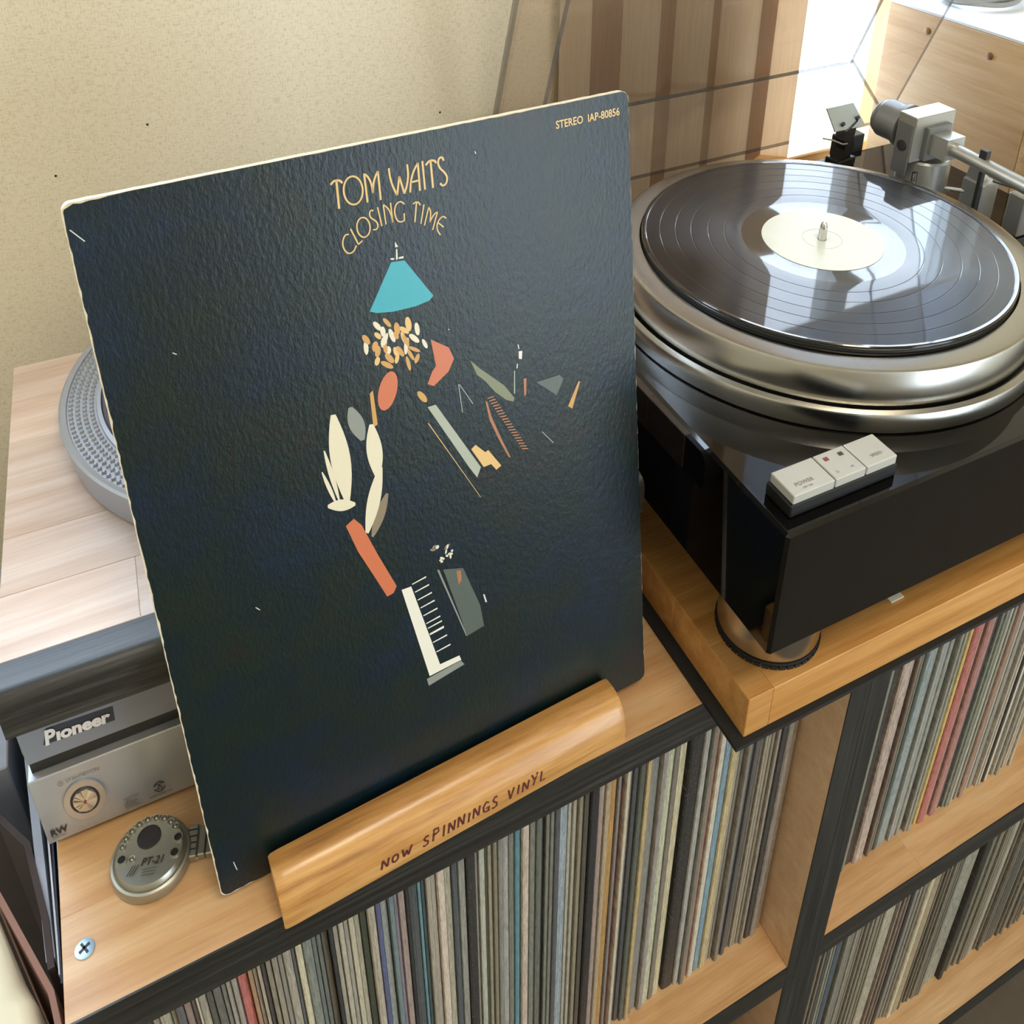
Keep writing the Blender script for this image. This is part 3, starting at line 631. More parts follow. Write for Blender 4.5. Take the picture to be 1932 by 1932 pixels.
INK=[[61,[[12703,44022],[12714,44033],[12738,44055],[12773,44087],[12820,44131],[12870,44163],[12921,44185],[12975,44195],[13031,44194],[13083,44188],[13132,44176],[13177,44158],[13219,44135],[13254,44109],[13282,44082],[13302,44052],[13315,44020],[13324,43997],[13331,43981],[13334,43973]]],[61,[[13039,44200],[12990,42605]]],[51,[[14393,43356],[14367,43181],[14316,43020],[14243,42879],[14151,42768],[14045,42690],[13931,42651],[13813,42652],[13699,42693],[13594,42771],[13503,42884],[13430,43024],[13380,43185],[13355,43358],[13355,43536],[13381,43708],[13432,43868],[13504,44006],[13595,44116],[13700,44193],[13813,44233],[13929,44234],[14043,44195],[14148,44119],[14240,44008],[14313,43870],[14365,43709],[14392,43535],[14393,43356]]],[56,[[14575,44242],[14574,42595]]],[56,[[14596,44219],[14608,44203],[14633,44173],[14671,44127],[14721,44066],[14767,43993],[14807,43909],[14843,43814],[14875,43707],[14899,43596],[14915,43481],[14924,43361],[14925,43236],[14926,43143],[14927,43081],[14927,43050]]],[56,[[14927,43050],[14933,43085],[14945,43156],[14963,43263],[14987,43405],[15015,43533],[15046,43647],[15081,43747],[15119,43832],[15158,43912],[15198,43987],[15240,44056],[15282,44119],[15314,44167],[15335,44198],[15346,44214]]],[56,[[15346,44214],[15320,42564]]],[56,[[15973,44248],[15973,44213],[15974,44143],[15975,44039],[15977,43899],[15985,43760],[15999,43622],[16019,43485],[16044,43348],[16076,43213],[16113,43080],[16156,42948],[16204,42817],[16241,42718],[16265,42653],[16277,42620]]],[56,[[16277,42620],[16509,43667]]],[56,[[16509,43667],[16695,42611]]],[56,[[16695,42611],[16708,42641],[16736,42702],[16778,42794],[16834,42916],[16883,43042],[16925,43172],[16961,43305],[16990,43442],[17012,43582],[17027,43725],[17034,43871],[17033,44020],[17032,44131],[17032,44205],[17032,44242]]],[56,[[17032,42601],[17038,42641],[17051,42721],[17071,42842],[17097,43002],[17128,43153],[17164,43294],[17206,43425],[17253,43546],[17308,43667],[17373,43787],[17446,43907],[17527,44027],[17588,44116],[17629,44176],[17650,44206]]],[56,[[17650,44206],[17614,42579]]],[56,[[17128,43172],[17605,43186]]],[56,[[17921,44244],[17913,42574]]],[61,[[18091,43954],[18102,43966],[18123,43989],[18156,44023],[18200,44069],[18246,44106],[18292,44133],[18341,44152],[18391,44162],[18442,44163],[18493,44157],[18545,44142],[18598,44119],[18640,44093],[18670,44064],[18688,44033],[18694,43999],[18699,43974],[18702,43957],[18704,43948]]],[61,[[18400,44157],[18391,42563]]],[56,[[19174,43993],[19170,44008],[19163,44038],[19151,44083],[19136,44143],[19111,44186],[19077,44212],[19032,44222],[18978,44216],[18932,44191],[18894,44148],[18864,44087],[18841,44007],[18831,43928],[18834,43849],[18851,43770],[18880,43692],[18916,43617],[18959,43548],[19008,43482],[19065,43422],[19117,43356],[19165,43285],[19209,43208],[19248,43126],[19272,43042],[19279,42955],[19270,42865],[19245,42773],[19211,42698],[19169,42640],[19119,42599],[19060,42575],[19007,42570],[18960,42584],[18920,42616],[18885,42667],[18858,42705],[18841,42730],[18832,42743]]],[41,[[13326,41049],[13313,41051],[13288,41054],[13249,41059],[13198,41066],[13148,41051],[13098,41012],[13049,40951],[13001,40867],[12964,40778],[12941,40681],[12929,40579],[12930,40470],[12944,40365],[12970,40265],[13009,40168],[13061,40076],[13120,40008],[13187,39966],[13262,39950],[13345,39959],[13418,39986],[13484,40033],[13540,40099],[13588,40184],[13624,40247],[13648,40290],[13660,40311]]],[41,[[13455,41338],[13785,40337]]],[41,[[13785,40337],[14035,40506]]],[41,[[14543,41188],[14530,41061],[14498,40944],[14451,40842],[14389,40760],[14317,40703],[14238,40673],[14156,40672],[14075,40700],[13999,40754],[13932,40834],[13878,40934],[13839,41049],[13817,41174],[13813,41302],[13827,41427],[13858,41543],[13905,41644],[13966,41725],[14038,41782],[14116,41812],[14198,41814],[14278,41788],[14354,41734],[14421,41656],[14476,41557],[14515,41442],[14538,41317],[14543,41188]]],[41,[[14834,42037],[14827,42043],[14812,42055],[14789,42073],[14760,42097],[14729,42104],[14699,42094],[14668,42068],[14637,42025],[14616,41976],[14605,41921],[14603,41859],[14611,41791],[14633,41727],[14668,41668],[14717,41612],[14779,41561],[14835,41505],[14884,41445],[14927,41380],[14964,41310],[14985,41241],[14992,41173],[14984,41105],[14961,41038],[14929,40990],[14888,40960],[14838,40950],[14780,40958],[14737,40965],[14708,40969],[14693,40971]]],[38,[[15089,42201],[15211,41061]]],[38,[[15423,42267],[15454,41098]]],[38,[[15423,42267],[15439,42249],[15473,42214],[15523,42162],[15589,42092],[15647,42013],[15695,41927],[15734,41831],[15764,41727],[15789,41620],[15810,41511],[15826,41399],[15836,41284],[15845,41198],[15850,41141],[15853,41112]]],[38,[[15853,41112],[15847,42277]]],[41,[[16628,42007],[16616,42022],[16592,42052],[16556,42096],[16509,42156],[16456,42194],[16397,42211],[16334,42206],[16265,42180],[16205,42143],[16154,42094],[16113,42034],[16081,41963],[16056,41886],[16038,41802],[16026,41713],[16021,41617],[16025,41522],[16039,41427],[16061,41333],[16093,41240],[16131,41165],[16176,41108],[16228,41069],[16286,41049],[16340,41037],[16388,41035],[16433,41041],[16472,41056],[16501,41067],[16521,41074],[16531,41078]]],[41,[[16528,41054],[16556,41488]]],[41,[[17117,41901],[17129,41906],[17153,41917],[17188,41932],[17236,41953],[17281,41964],[17326,41966],[17368,41958],[17409,41941],[17444,41917],[17473,41886],[17495,41848],[17511,41802],[17523,41768],[17531,41746],[17535,41734]]],[41,[[17337,41947],[17119,40820]]],[38,[[17757,41731],[17460,40637]]],[38,[[18021,41506],[17658,40494]]],[38,[[18021,41506],[18028,41488],[18041,41450],[18062,41395],[18089,41320],[18101,41227],[18099,41114],[18082,40982],[18051,40830],[18027,40717],[18011,40641],[18003,40603]]],[38,[[18003,40603],[18018,40627],[18048,40674],[18093,40746],[18152,40841],[18214,40920],[18278,40984],[18344,41033],[18413,41066],[18464,41091],[18498,41108],[18516,41116]]],[38,[[18516,41116],[18113,40106]]],[38,[[18994,40591],[18983,40603],[18962,40629],[18931,40666],[18889,40717],[18841,40744],[18786,40749],[18725,40732],[18658,40692],[18598,40644],[18544,40588],[18496,40525],[18455,40454],[18424,40378],[18404,40299],[18394,40215],[18394,40127],[18404,40041],[18425,39958],[18456,39876],[18497,39796],[18528,39736],[18549,39696],[18559,39676]]],[38,[[18476,40467],[18794,40107]]]]
ART=[["teal",[[15496,38808],[16278,38716],[17765,36097],[17512,35868],[16630,35749],[15288,35811],[14340,36010],[13929,36217]]],["white",[[15846,39972],[15999,39619],[15824,39620]]],["white",[[15865,39520],[15933,39502],[15899,38881],[15794,38882]]],["white",[[15481,39056],[15695,39016],[15683,38911],[15488,38964]]],["white",[[15954,38983],[16247,38996],[16231,38855],[15953,38893]]],["tan",[[15721,33222],[15681,33304],[15685,33463],[15732,33655],[15810,33831],[15898,33942],[15972,33959],[16013,33877],[16009,33719],[15961,33526],[15883,33350],[15795,33239]]],["gold",[[16610,32833],[16535,32819],[16386,32881],[16203,33002],[16035,33150],[15927,33284],[15907,33370],[15981,33385],[16129,33324],[16312,33204],[16480,33056],[16590,32920]]],["gold",[[16228,32176],[16187,32257],[16195,32391],[16248,32541],[16333,32668],[16427,32738],[16505,32733],[16545,32652],[16538,32519],[16485,32368],[16399,32240],[16305,32170]]],["gold",[[15588,32840],[15497,32867],[15384,32993],[15280,33182],[15212,33384],[15200,33545],[15245,33623],[15335,33596],[15448,33472],[15552,33283],[15620,33080],[15634,32918]]],["tan",[[15068,32539],[15024,32612],[15021,32744],[15058,32897],[15125,33033],[15205,33114],[15276,33118],[15320,33045],[15324,32914],[15287,32760],[15219,32624],[15139,32543]]],["gold",[[14891,32327],[14800,32303],[14641,32370],[14456,32510],[14295,32684],[14201,32846],[14199,32953],[14289,32977],[14446,32912],[14631,32774],[14793,32600],[14888,32436]]],["cream",[[14664,33246],[14588,33315],[14545,33438],[14548,33580],[14595,33705],[14674,33778],[14764,33780],[14840,33711],[14883,33589],[14881,33446],[14833,33321],[14754,33248]]],["gold",[[14005,33288],[13940,33374],[13919,33531],[13947,33716],[14017,33879],[14110,33977],[14201,33985],[14266,33899],[14288,33742],[14260,33557],[14190,33393],[14097,33295]]],["cream",[[13439,33646],[13372,33723],[13329,33899],[13322,34128],[13351,34347],[13410,34498],[13481,34542],[13548,34466],[13591,34291],[13599,34063],[13570,33843],[13511,33690]]],["cream",[[14424,33772],[14350,33861],[14322,34018],[14347,34200],[14418,34359],[14516,34453],[14615,34456],[14689,34367],[14718,34210],[14694,34027],[14622,33868],[14524,33774]]],["tan",[[14381,34375],[14303,34367],[14203,34426],[14107,34535],[14042,34667],[14024,34784],[14058,34857],[14135,34865],[14235,34807],[14331,34698],[14397,34566],[14415,34448]]],["cream",[[14457,34876],[14368,34883],[14249,34977],[14134,35132],[14052,35308],[14026,35457],[14062,35539],[14151,35534],[14269,35441],[14385,35286],[14467,35109],[14494,34959]]],["cream",[[15153,33902],[15064,33958],[14968,34125],[14893,34359],[14857,34596],[14871,34773],[14930,34844],[15018,34789],[15114,34624],[15190,34391],[15226,34153],[15213,33974]]],["gold",[[15395,34296],[15303,34365],[15233,34525],[15203,34733],[15221,34933],[15282,35072],[15370,35114],[15462,35046],[15532,34888],[15563,34680],[15545,34478],[15484,34338]]],["tan",[[16104,34308],[16006,34384],[15929,34568],[15892,34809],[15905,35044],[15965,35208],[16056,35260],[16154,35185],[16232,35003],[16269,34761],[16256,34526],[16195,34359]]],["tan",[[15811,33562],[15731,33616],[15645,33774],[15576,33995],[15543,34218],[15554,34384],[15606,34449],[15685,34396],[15771,34239],[15840,34019],[15874,33795],[15863,33627]]],["cream",[[16601,33446],[16504,33441],[16361,33529],[16211,33688],[16093,33874],[16039,34037],[16063,34135],[16159,34141],[16301,34053],[16451,33895],[16570,33709],[16625,33544]]],["cream",[[17044,32901],[16971,32936],[16888,33054],[16817,33222],[16777,33396],[16778,33529],[16821,33586],[16894,33552],[16977,33435],[17048,33267],[17088,33093],[17087,32959]]],["cream",[[15708,32919],[15659,33007],[15643,33202],[15663,33454],[15714,33693],[15783,33857],[15850,33902],[15899,33816],[15916,33621],[15896,33370],[15845,33129],[15776,32964]]],["gold",[[16183,32393],[16105,32443],[15996,32610],[15886,32849],[15804,33096],[15771,33284],[15797,33364],[15874,33315],[15981,33150],[16092,32912],[16175,32664],[16208,32474]]],["gold",[[15875,31817],[15809,31888],[15744,32073],[15698,32323],[15681,32570],[15700,32749],[15748,32813],[15814,32744],[15879,32561],[15926,32311],[15943,32062],[15924,31881]]],["tan",[[15249,32886],[15162,32931],[15078,33063],[15019,33246],[15000,33431],[15027,33570],[15092,33624],[15178,33580],[15262,33450],[15322,33267],[15341,33081],[15314,32941]]],["gold",[[14946,32641],[14841,32645],[14709,32747],[14585,32917],[14502,33109],[14482,33274],[14531,33366],[14635,33362],[14767,33262],[14891,33093],[14975,32900],[14995,32734]]],["tan",[[13900,32798],[13846,32877],[13833,33003],[13867,33143],[13937,33258],[14026,33318],[14108,33308],[14163,33229],[14176,33103],[14142,32964],[14072,32848],[13983,32787]]],["gold",[[14570,33369],[14504,33426],[14456,33559],[14436,33732],[14451,33900],[14496,34016],[14560,34051],[14625,33994],[14674,33862],[14694,33689],[14679,33521],[14634,33404]]],["gold",[[13889,33698],[13816,33785],[13789,33932],[13814,34098],[13885,34240],[13983,34319],[14082,34315],[14155,34228],[14183,34081],[14158,33914],[14087,33772],[13988,33693]]],["gold",[[13671,34248],[13574,34263],[13463,34365],[13368,34526],[13313,34704],[13314,34850],[13370,34926],[13466,34911],[13576,34811],[13672,34650],[13727,34472],[13727,34324]]],["cream",[[14465,33905],[14434,33990],[14456,34148],[14524,34338],[14620,34509],[14719,34614],[14793,34627],[14824,34543],[14803,34385],[14735,34195],[14639,34024],[14540,33918]]],["cream",[[14531,34448],[14454,34508],[14399,34641],[14382,34809],[14407,34970],[14467,35078],[14547,35106],[14624,35046],[14678,34914],[14696,34745],[14671,34585],[14611,34476]]],["gold",[[15045,34922],[14966,34935],[14855,35035],[14741,35194],[14655,35369],[14620,35513],[14646,35589],[14724,35576],[14835,35477],[14949,35319],[15035,35144],[15070,34998]]],["gold",[[15338,34038],[15261,34074],[15193,34174],[15150,34312],[15145,34451],[15178,34553],[15241,34592],[15317,34557],[15386,34457],[15429,34319],[15434,34180],[15401,34077]]],["tan",[[16059,34206],[15974,34187],[15842,34246],[15698,34367],[15581,34519],[15521,34660],[15535,34753],[15618,34773],[15750,34715],[15894,34594],[16012,34442],[16073,34300]]],["cream",[[16582,33897],[16505,33965],[16444,34129],[16416,34345],[16427,34554],[16475,34701],[16547,34747],[16624,34680],[16685,34517],[16714,34302],[16703,34092],[16654,33943]]],["gold",[[15951,33378],[15871,33423],[15777,33568],[15696,33775],[15649,33988],[15648,34149],[15693,34216],[15773,34172],[15866,34028],[15947,33822],[15995,33609],[15996,33446]]],["peach",[[14894,30658],[14736,30316],[14544,30040],[14337,29856],[14136,29783],[13961,29827],[13829,29984],[13752,30238],[13738,30563],[13788,30927],[13897,31295],[14054,31632],[14243,31904],[14447,32087],[14647,32162],[14821,32122],[14955,31970],[15034,31720],[15051,31396],[15002,31030]]],["gold",[[13323,31177],[13531,31314],[13551,29044],[13279,28931]]],["peach",[[17321,33399],[18384,32535],[18647,31702],[18234,30979],[17211,30320],[16833,30594],[17211,31323],[17475,31591]]],["gold",[[16657,29431],[16563,29440],[16440,29535],[16314,29697],[16210,29894],[16147,30086],[16139,30236],[16186,30315],[16280,30307],[16402,30214],[16528,30053],[16633,29856],[16696,29662],[16705,29510]]],["cream",[[10945,30610],[10815,30065],[10704,29514],[10620,28956],[10569,28387],[10557,27808],[10584,27216],[10649,26612],[10750,25996],[10879,25367],[11030,24729],[11322,24663],[11455,25240],[11568,25819],[11652,26401],[11700,26987],[11709,27577],[11678,28171],[11608,28768],[11505,29367],[11374,29965],[11226,30561]]],["cream",[[10248,28506],[10254,28154],[10266,27801],[10285,27445],[10312,27087],[10350,26727],[10399,26365],[10457,26000],[10525,25633],[10601,25264],[10682,24892],[10758,24887],[10750,25254],[10737,25620],[10717,25985],[10688,26349],[10649,26712],[10600,27073],[10541,27433],[10474,27791],[10400,28148],[10321,28504]]],["cream",[[9956,27195],[9980,26955],[10008,26715],[10042,26475],[10083,26234],[10132,25994],[10189,25753],[10254,25512],[10326,25271],[10404,25030],[10487,24788],[10545,24793],[10520,25041],[10490,25287],[10456,25532],[10414,25775],[10364,26017],[10307,26257],[10242,26495],[10171,26732],[10094,26967],[10014,27201]]],["cream",[[10007,24722],[10161,24576],[10316,24443],[10472,24329],[10630,24238],[10790,24173],[10951,24137],[11114,24127],[11278,24141],[11444,24175],[11610,24223],[11618,24423],[11460,24571],[11302,24706],[11143,24820],[10984,24909],[10825,24972],[10665,25008],[10504,25016],[10342,25001],[10180,24967],[10017,24919]]],["grey",[[11986,30699],[11924,30459],[11877,30220],[11851,29982],[11852,29744],[11882,29508],[11943,29273],[12035,29038],[12153,28804],[12294,28569],[12451,28335],[12675,28346],[12738,28592],[12785,28837],[12810,29080],[12808,29321],[12776,29560],[12713,29796],[12620,30029],[12501,30260],[12361,30488],[12206,30714]]],["cream",[[13064,29209],[12946,28881],[12843,28548],[12763,28208],[12711,27861],[12690,27505],[12701,27139],[12744,26763],[12815,26378],[12909,25985],[13021,25586],[13257,25522],[13378,25862],[13481,26205],[13562,26553],[13613,26907],[13633,27268],[13620,27636],[13575,28010],[13502,28389],[13406,28771],[13296,29155]]],["cream",[[13322,26244],[13100,25893],[12891,25533],[12699,25161],[12528,24775],[12380,24371],[12257,23950],[12157,23511],[12079,23055],[12017,22585],[11967,22105],[12146,21978],[12371,22337],[12584,22703],[12778,23081],[12951,23474],[13100,23882],[13222,24307],[13321,24746],[13397,25198],[13455,25660],[13501,26128]]],["taupe",[[13520,24299],[13333,24094],[13155,23881],[12990,23658],[12840,23422],[12707,23170],[12592,22903],[12494,22621],[12411,22325],[12340,22017],[12278,21700],[12406,21587],[12594,21793],[12773,22006],[12940,22231],[13091,22470],[13224,22723],[13340,22992],[13438,23275],[13520,23571],[13589,23877],[13649,24190]]],["peach",[[10872,23065],[11397,23363],[11809,22727],[12516,20276],[13426,17440],[13171,17033],[12745,16957],[12541,17586],[11984,19220],[11366,21002]]],["ivory",[[13696,17020],[14332,16973],[15606,10031],[16987,10028],[17087,9598],[14816,9470]]],["ivory",[[14399,17136],[15362,17282],[15371,17174],[14411,17062]]],["ivory",[[14516,16468],[15485,16610],[15494,16501],[14528,16392]]],["ivory",[[14635,15793],[15608,15932],[15617,15822],[14647,15717]]],["ivory",[[14754,15113],[15732,15248],[15742,15137],[14766,15036]]],["ivory",[[14874,14426],[15858,14558],[15867,14446],[14887,14349]]],["ivory",[[14996,13733],[15985,13861],[15994,13748],[15008,13655]]],["ivory",[[15069,13315],[16061,13440],[16071,13327],[15082,13236]]],["ivory",[[15155,12823],[16151,12946],[16154,12763],[15161,12675]]],["ivory",[[15292,12044],[16294,12163],[16304,12048],[15305,11965]]],["ivory",[[15443,11186],[16451,11300],[16461,11183],[15455,11105]]],["grey",[[14595,9345],[17050,9555],[17280,9114],[14688,8728]]],["dim",[[16524,17249],[17868,16729],[18784,13294],[18924,11499],[17640,11299],[17400,12776]]],["grey",[[16129,17378],[16259,17351],[17691,11273],[17590,11350]]],["white",[[17509,14533],[17881,14565],[18010,14225],[17637,14206]]],["white",[[19060,14008],[19166,13980],[19292,13285],[19184,13290]]],["white",[[16048,19117],[16017,19179],[16027,19245],[16072,19276],[16127,19254],[16158,19192],[16148,19126],[16102,19095]]],["cream",[[16341,17981],[16339,18042],[16386,18094],[16454,18106],[16504,18071],[16505,18010],[16458,17958],[16390,17946]]],["taupe",[[16722,18703],[16752,18762],[16862,18813],[16986,18825],[17053,18792],[17022,18733],[16912,18682],[16788,18670]]],["white",[[17200,18281],[17170,18355],[17188,18429],[17246,18461],[17308,18432],[17339,18358],[17320,18284],[17262,18252]]],["cream",[[16711,17969],[16640,17950],[16519,18021],[16419,18139],[16398,18235],[16469,18254],[16589,18183],[16690,18065]]],["taupe",[[15973,19171],[15996,19235],[16093,19287],[16207,19296],[16271,19257],[16247,19194],[16150,19142],[16036,19133]]],["white",[[16795,18297],[16771,18380],[16794,18519],[16852,18633],[16910,18656],[16935,18573],[16911,18434],[16854,18320]]],["cream",[[16536,17779],[16459,17791],[16405,17854],[16406,17931],[16461,17977],[16538,17965],[16592,17902],[16591,17825]]],["taupe",[[16801,18847],[16833,18915],[16951,18965],[17086,18967],[17159,18920],[17127,18851],[17009,18801],[16874,18799]]],["white",[[17086,17801],[17042,17880],[17039,18015],[17079,18127],[17139,18151],[17183,18072],[17186,17937],[17146,17825]]],["cream",[[16927,18640],[16898,18720],[16917,18850],[16973,18953],[17032,18969],[17061,18889],[17043,18760],[16987,18656]]],["taupe",[[16998,18177],[17005,18247],[17064,18287],[17142,18272],[17193,18211],[17187,18141],[17127,18101],[17049,18116]]],["white",[[16203,18976],[16183,19081],[16238,19177],[16337,19207],[16422,19154],[16442,19049],[16387,18953],[16287,18922]]],["cream",[[16939,18247],[16992,18306],[17121,18295],[17251,18221],[17305,18127],[17252,18067],[17123,18078],[16993,18152]]],["taupe",[[15817,19080],[15875,19140],[16012,19125],[16148,19044],[16203,18944],[16145,18883],[16007,18898],[15871,18980]]],["white",[[16873,18041],[16810,18103],[16790,18182],[16827,18233],[16898,18225],[16962,18164],[16981,18085],[16945,18034]]],["copper",[[17399,16717],[17703,16632],[17685,15875],[17448,15575]]],["silver",[[16676,29080],[17199,29066],[19723,23638],[19411,22993],[18934,23954]]],["tan",[[19192,25153],[19514,25353],[20112,24579],[20324,24660],[21122,23190],[20762,23023],[20441,23572],[19922,23559]]],["tan",[[16567,28024],[16655,27950],[19555,21429],[19497,21487]]],["olive",[[19658,31262],[20251,30493],[20894,29770],[21749,28818],[22392,27699],[22301,27468],[21811,27755],[21084,28605],[20521,29533],[20011,30142]]],["copper",[[20407,28179],[20539,28058],[20733,26945],[21190,25412],[21821,23545],[21677,23602],[21096,25142],[20576,26778]]],["copper",[[20563,28346],[20991,28342],[20998,28251],[20570,28255]]],["copper",[[20668,28122],[21097,28110],[21104,28018],[20675,28030]]],["copper",[[20774,27897],[21203,27877],[21210,27785],[20781,27805]]],["copper",[[20880,27671],[21310,27642],[21317,27550],[20887,27579]]],["copper",[[20986,27444],[21417,27407],[21424,27315],[20993,27352]]],["copper",[[21093,27217],[21525,27171],[21532,27078],[21100,27124]]],["copper",[[21201,26988],[21633,26934],[21640,26841],[21208,26895]]],["copper",[[21308,26759],[21741,26696],[21749,26602],[21316,26665]]],["copper",[[21417,26528],[21850,26457],[21858,26363],[21424,26435]]],["copper",[[21525,26297],[21959,26217],[21967,26123],[21533,26203]]],["copper",[[21635,26065],[22069,25976],[22077,25881],[21642,25970]]],["copper",[[21744,25831],[22179,25734],[22187,25639],[21752,25737]]],["copper",[[21854,25597],[22290,25491],[22298,25395],[21862,25502]]],["copper",[[21965,25362],[22401,25246],[22409,25151],[21972,25267]]],["copper",[[22075,25126],[22513,25001],[22521,24905],[22083,25030]]],["copper",[[22187,24889],[22625,24755],[22633,24659],[22195,24793]]],["copper",[[22299,24651],[22738,24508],[22746,24411],[22307,24555]]],["copper",[[22411,24412],[22851,24260],[22859,24163],[22419,24315]]],["copper",[[22524,24172],[22964,24010],[22973,23913],[22532,24075]]],["copper",[[22637,23931],[23078,23760],[23087,23662],[22645,23834]]],["white",[[22876,31295],[22947,31272],[22983,30971],[22923,30953]]],["ivory",[[22913,30811],[23164,30766],[23088,30207],[22891,30308]]],["white",[[22744,29990],[22808,29969],[22756,29655],[22686,29694]]],["copper",[[23100,28836],[23318,28799],[23214,27635],[23064,27613]]],["gold",[[27038,27301],[27152,27223],[26742,26162],[26467,25438],[26170,25741]]],["silver",[[24124,24576],[24163,24585],[24943,23453],[24902,23429]]],["silver",[[18745,29926],[18798,29908],[18871,27921],[18824,27938]]],["silver",[[18798,29908],[18845,29892],[19603,28282],[19553,28277]]],["dim",[[23989,28270],[25653,28232],[25938,27831],[25379,26836]]],["silver",[[22496,29595],[22567,29571],[22449,27979],[22378,28004]]]]
# stereo [(26374, 44437), (30928, 44459), (26400, 44884)] [(11127, 1298)]
SCUFF=[[[-510,44588],[719,43871]],[[3497,37010],[3679,36859]],[[5114,19972],[5313,19681]],[[1070,2404],[1175,1638]],[[21096,44152],[21147,43984]],[[18465,33739],[18525,33650]]]
#crease [(28396, 35502), (31767, 35046), (28563, 34910), (30197, 30880), (30535, 28830), (29892, 28250), (31489, 25709)]
mb = MB()
for w_, ln_ in INK: mb.ribbon([(x*1e-5, y*1e-5) for x, y in ln_], 1.0*(1.0 if w_ > 60 else 1.0)*w_*1e-5, SS, .0005)
mb.build('title_lettering', 'print_ink', cv_o, flip=False)
mb = MB(); text_mesh(mb, 'STEREO  IAP-80856', SS, .26374, .44437, .0068, lift=.0005, sx=.79, bold=.0001, ang=.005)
mb.build('catalogue_lettering', 'print_tan', cv_o, flip=False)
groups = {}
for c_, p_ in ART: groups.setdefault(c_, []).append(p_)
for gi, (c_, L_) in enumerate(groups.items()):
    for pi, p_ in enumerate(L_): MB().flat([(x*1e-5, y*1e-5) for x, y in p_], SS, .00032+.00002*gi+.000004*pi).build('printed_shape', 'print_'+c_, cv_o, flip=False)
for (a, b_) in SCUFF:
    MB().ribbon([(max(.002, a[0]*1e-5), a[1]*1e-5), (b_[0]*1e-5, b_[1]*1e-5)], .00025, SS, .0005).build('scuff', 'print_white', cv_o, flip=False)

sta = .040; STX, STY = .1229, -.0072
STT = yawT(STX, STY, sta)
std = thing('record_stand', (.25, .02, 0), 'oiled wooden record stand with curved front bar and burnt lettering', 'stand')
prof = [(.0280, .0002), (.0, .0002), (-.0001, .0055), (.0009, .0105), (.0030, .0155), (.0062, .0195), (.0102, .0222), (.0148, .0238), (.0200, .0240), (.0240, .0236), (.0280, .0230)]
SLX = .2492
bar = MB(STT); npf = len(prof)
cols = [0, .0015, .006] + [SLX*i/12 for i in range(1, 12)] + [SLX-.006, SLX-.0015, SLX]
vs = []
for ci, cx_ in enumerate(cols):
    k = {0: .94, len(cols)-1: .94, 1: .985, len(cols)-2: .985}.get(ci, 1)
    for y, z in prof: vs.append((STX+cx_, STY+.015+(y-.015)*k, .0118+(z-.0118)*k if z > .001 else z))
fs = [tuple(range(npf)), tuple(range((len(cols)-1)*npf, len(cols)*npf))[::-1]]
for c_ in range(len(cols)-1):
    for j in range(npf): fs.append((c_*npf+j, c_*npf+(j+1) % npf, (c_+1)*npf+(j+1) % npf, (c_+1)*npf+j))
bar.add(vs, fs); bo = smooth_angle(bar.build('front_bar', 'stand_oak', std), 40)
MB(STT).cbox(STX+.004, STX+SLX-.004, STY+.0282, STY+.085, .0002, .0066, .0006).build('base_plate', 'stand_oak', std)
MB(STT).cbox(STX+.004, STX+SLX-.004, STY+.0445, STY+.060, .0066, .0210, .001).build('back_bar', 'stand_oak', std)
# letters burnt into the curved face; a runs along the bar, b up the curve
pts = prof[1:9]; cum = [0]
for i in range(1, len(pts)): cum.append(cum[-1]+math.hypot(pts[i][0]-pts[i-1][0], (pts[i][1]-pts[i-1][1])*ZS))
def BS(a, b_, l=0):
    b2 = min(max(b_, 0), cum[-1]-1e-6); i = max(k for k in range(len(cum)-1) if cum[k] <= b2); t_ = (b2-cum[i])/(cum[i+1]-cum[i])
    y = pts[i][0]+(pts[i+1][0]-pts[i][0])*t_; z = pts[i][1]+(pts[i+1][1]-pts[i][1])*t_
    dy, dz = pts[i+1][0]-pts[i][0], pts[i+1][1]-pts[i][1]; L = math.hypot(dy, dz)
    return STT(STX+a, STY+y-dz/L*l, z+dy/L*l)
G = {'N': [[(0,0),(.05,1)],[(.05,1),(.5,.05)],[(.5,.05),(.58,1)]], 'O': [arc(.28,.45,.26,.38,0,360)], 'W': [[(0,.95),(.2,.05)],[(.2,.05),(.4,.65)],[(.4,.65),(.58,.05)],[(.58,.05),(.82,1)]],
     'S': [[(.5,.95),(.25,1),(.08,.8),(.2,.58),(.45,.42),(.45,.12),(.2,0),(0,.12)]], 'P': [[(.05,0),(.1,1)],[(.1,1),(.5,.95),(.52,.65),(.1,.5)]], 'I': [[(.1,0),(.15,1)]],
     'G': [[(.55,.85),(.3,1),(.05,.65),(.1,.2),(.4,.05),(.58,.25)],[(.3,.4),(.6,.45),(.58,0)]], 'V': [[(0,1),(.25,0)],[(.25,0),(.55,1)]], 'Y': [[(0,1),(.28,.5)],[(.58,1),(.2,0)]], 'L': [[(.1,1),(.05,0),(.5,.02)]]}
mb = MB(); a = .0625
rl = random.Random(5)
for ch in 'NOW SPINNINGS VINYL':
    if ch == ' ': a += .0052; continue
    h = .0084*rl.uniform(.9, 1.12) * (.8 if a < .082 else 1); wd = .0078; b0 = .0070 + rl.uniform(-.0006, .0006)
    for l_ in G[ch]: mb.ribbon([(a+x*wd+y*.0012, b0+y*h) for x, y in l_], .00074, BS, .00018)
    a += {'I': .0043, 'W': .0092}.get(ch, .0069)
mb.build('burnt_lettering', 'burn_mark', bo, flip=False)

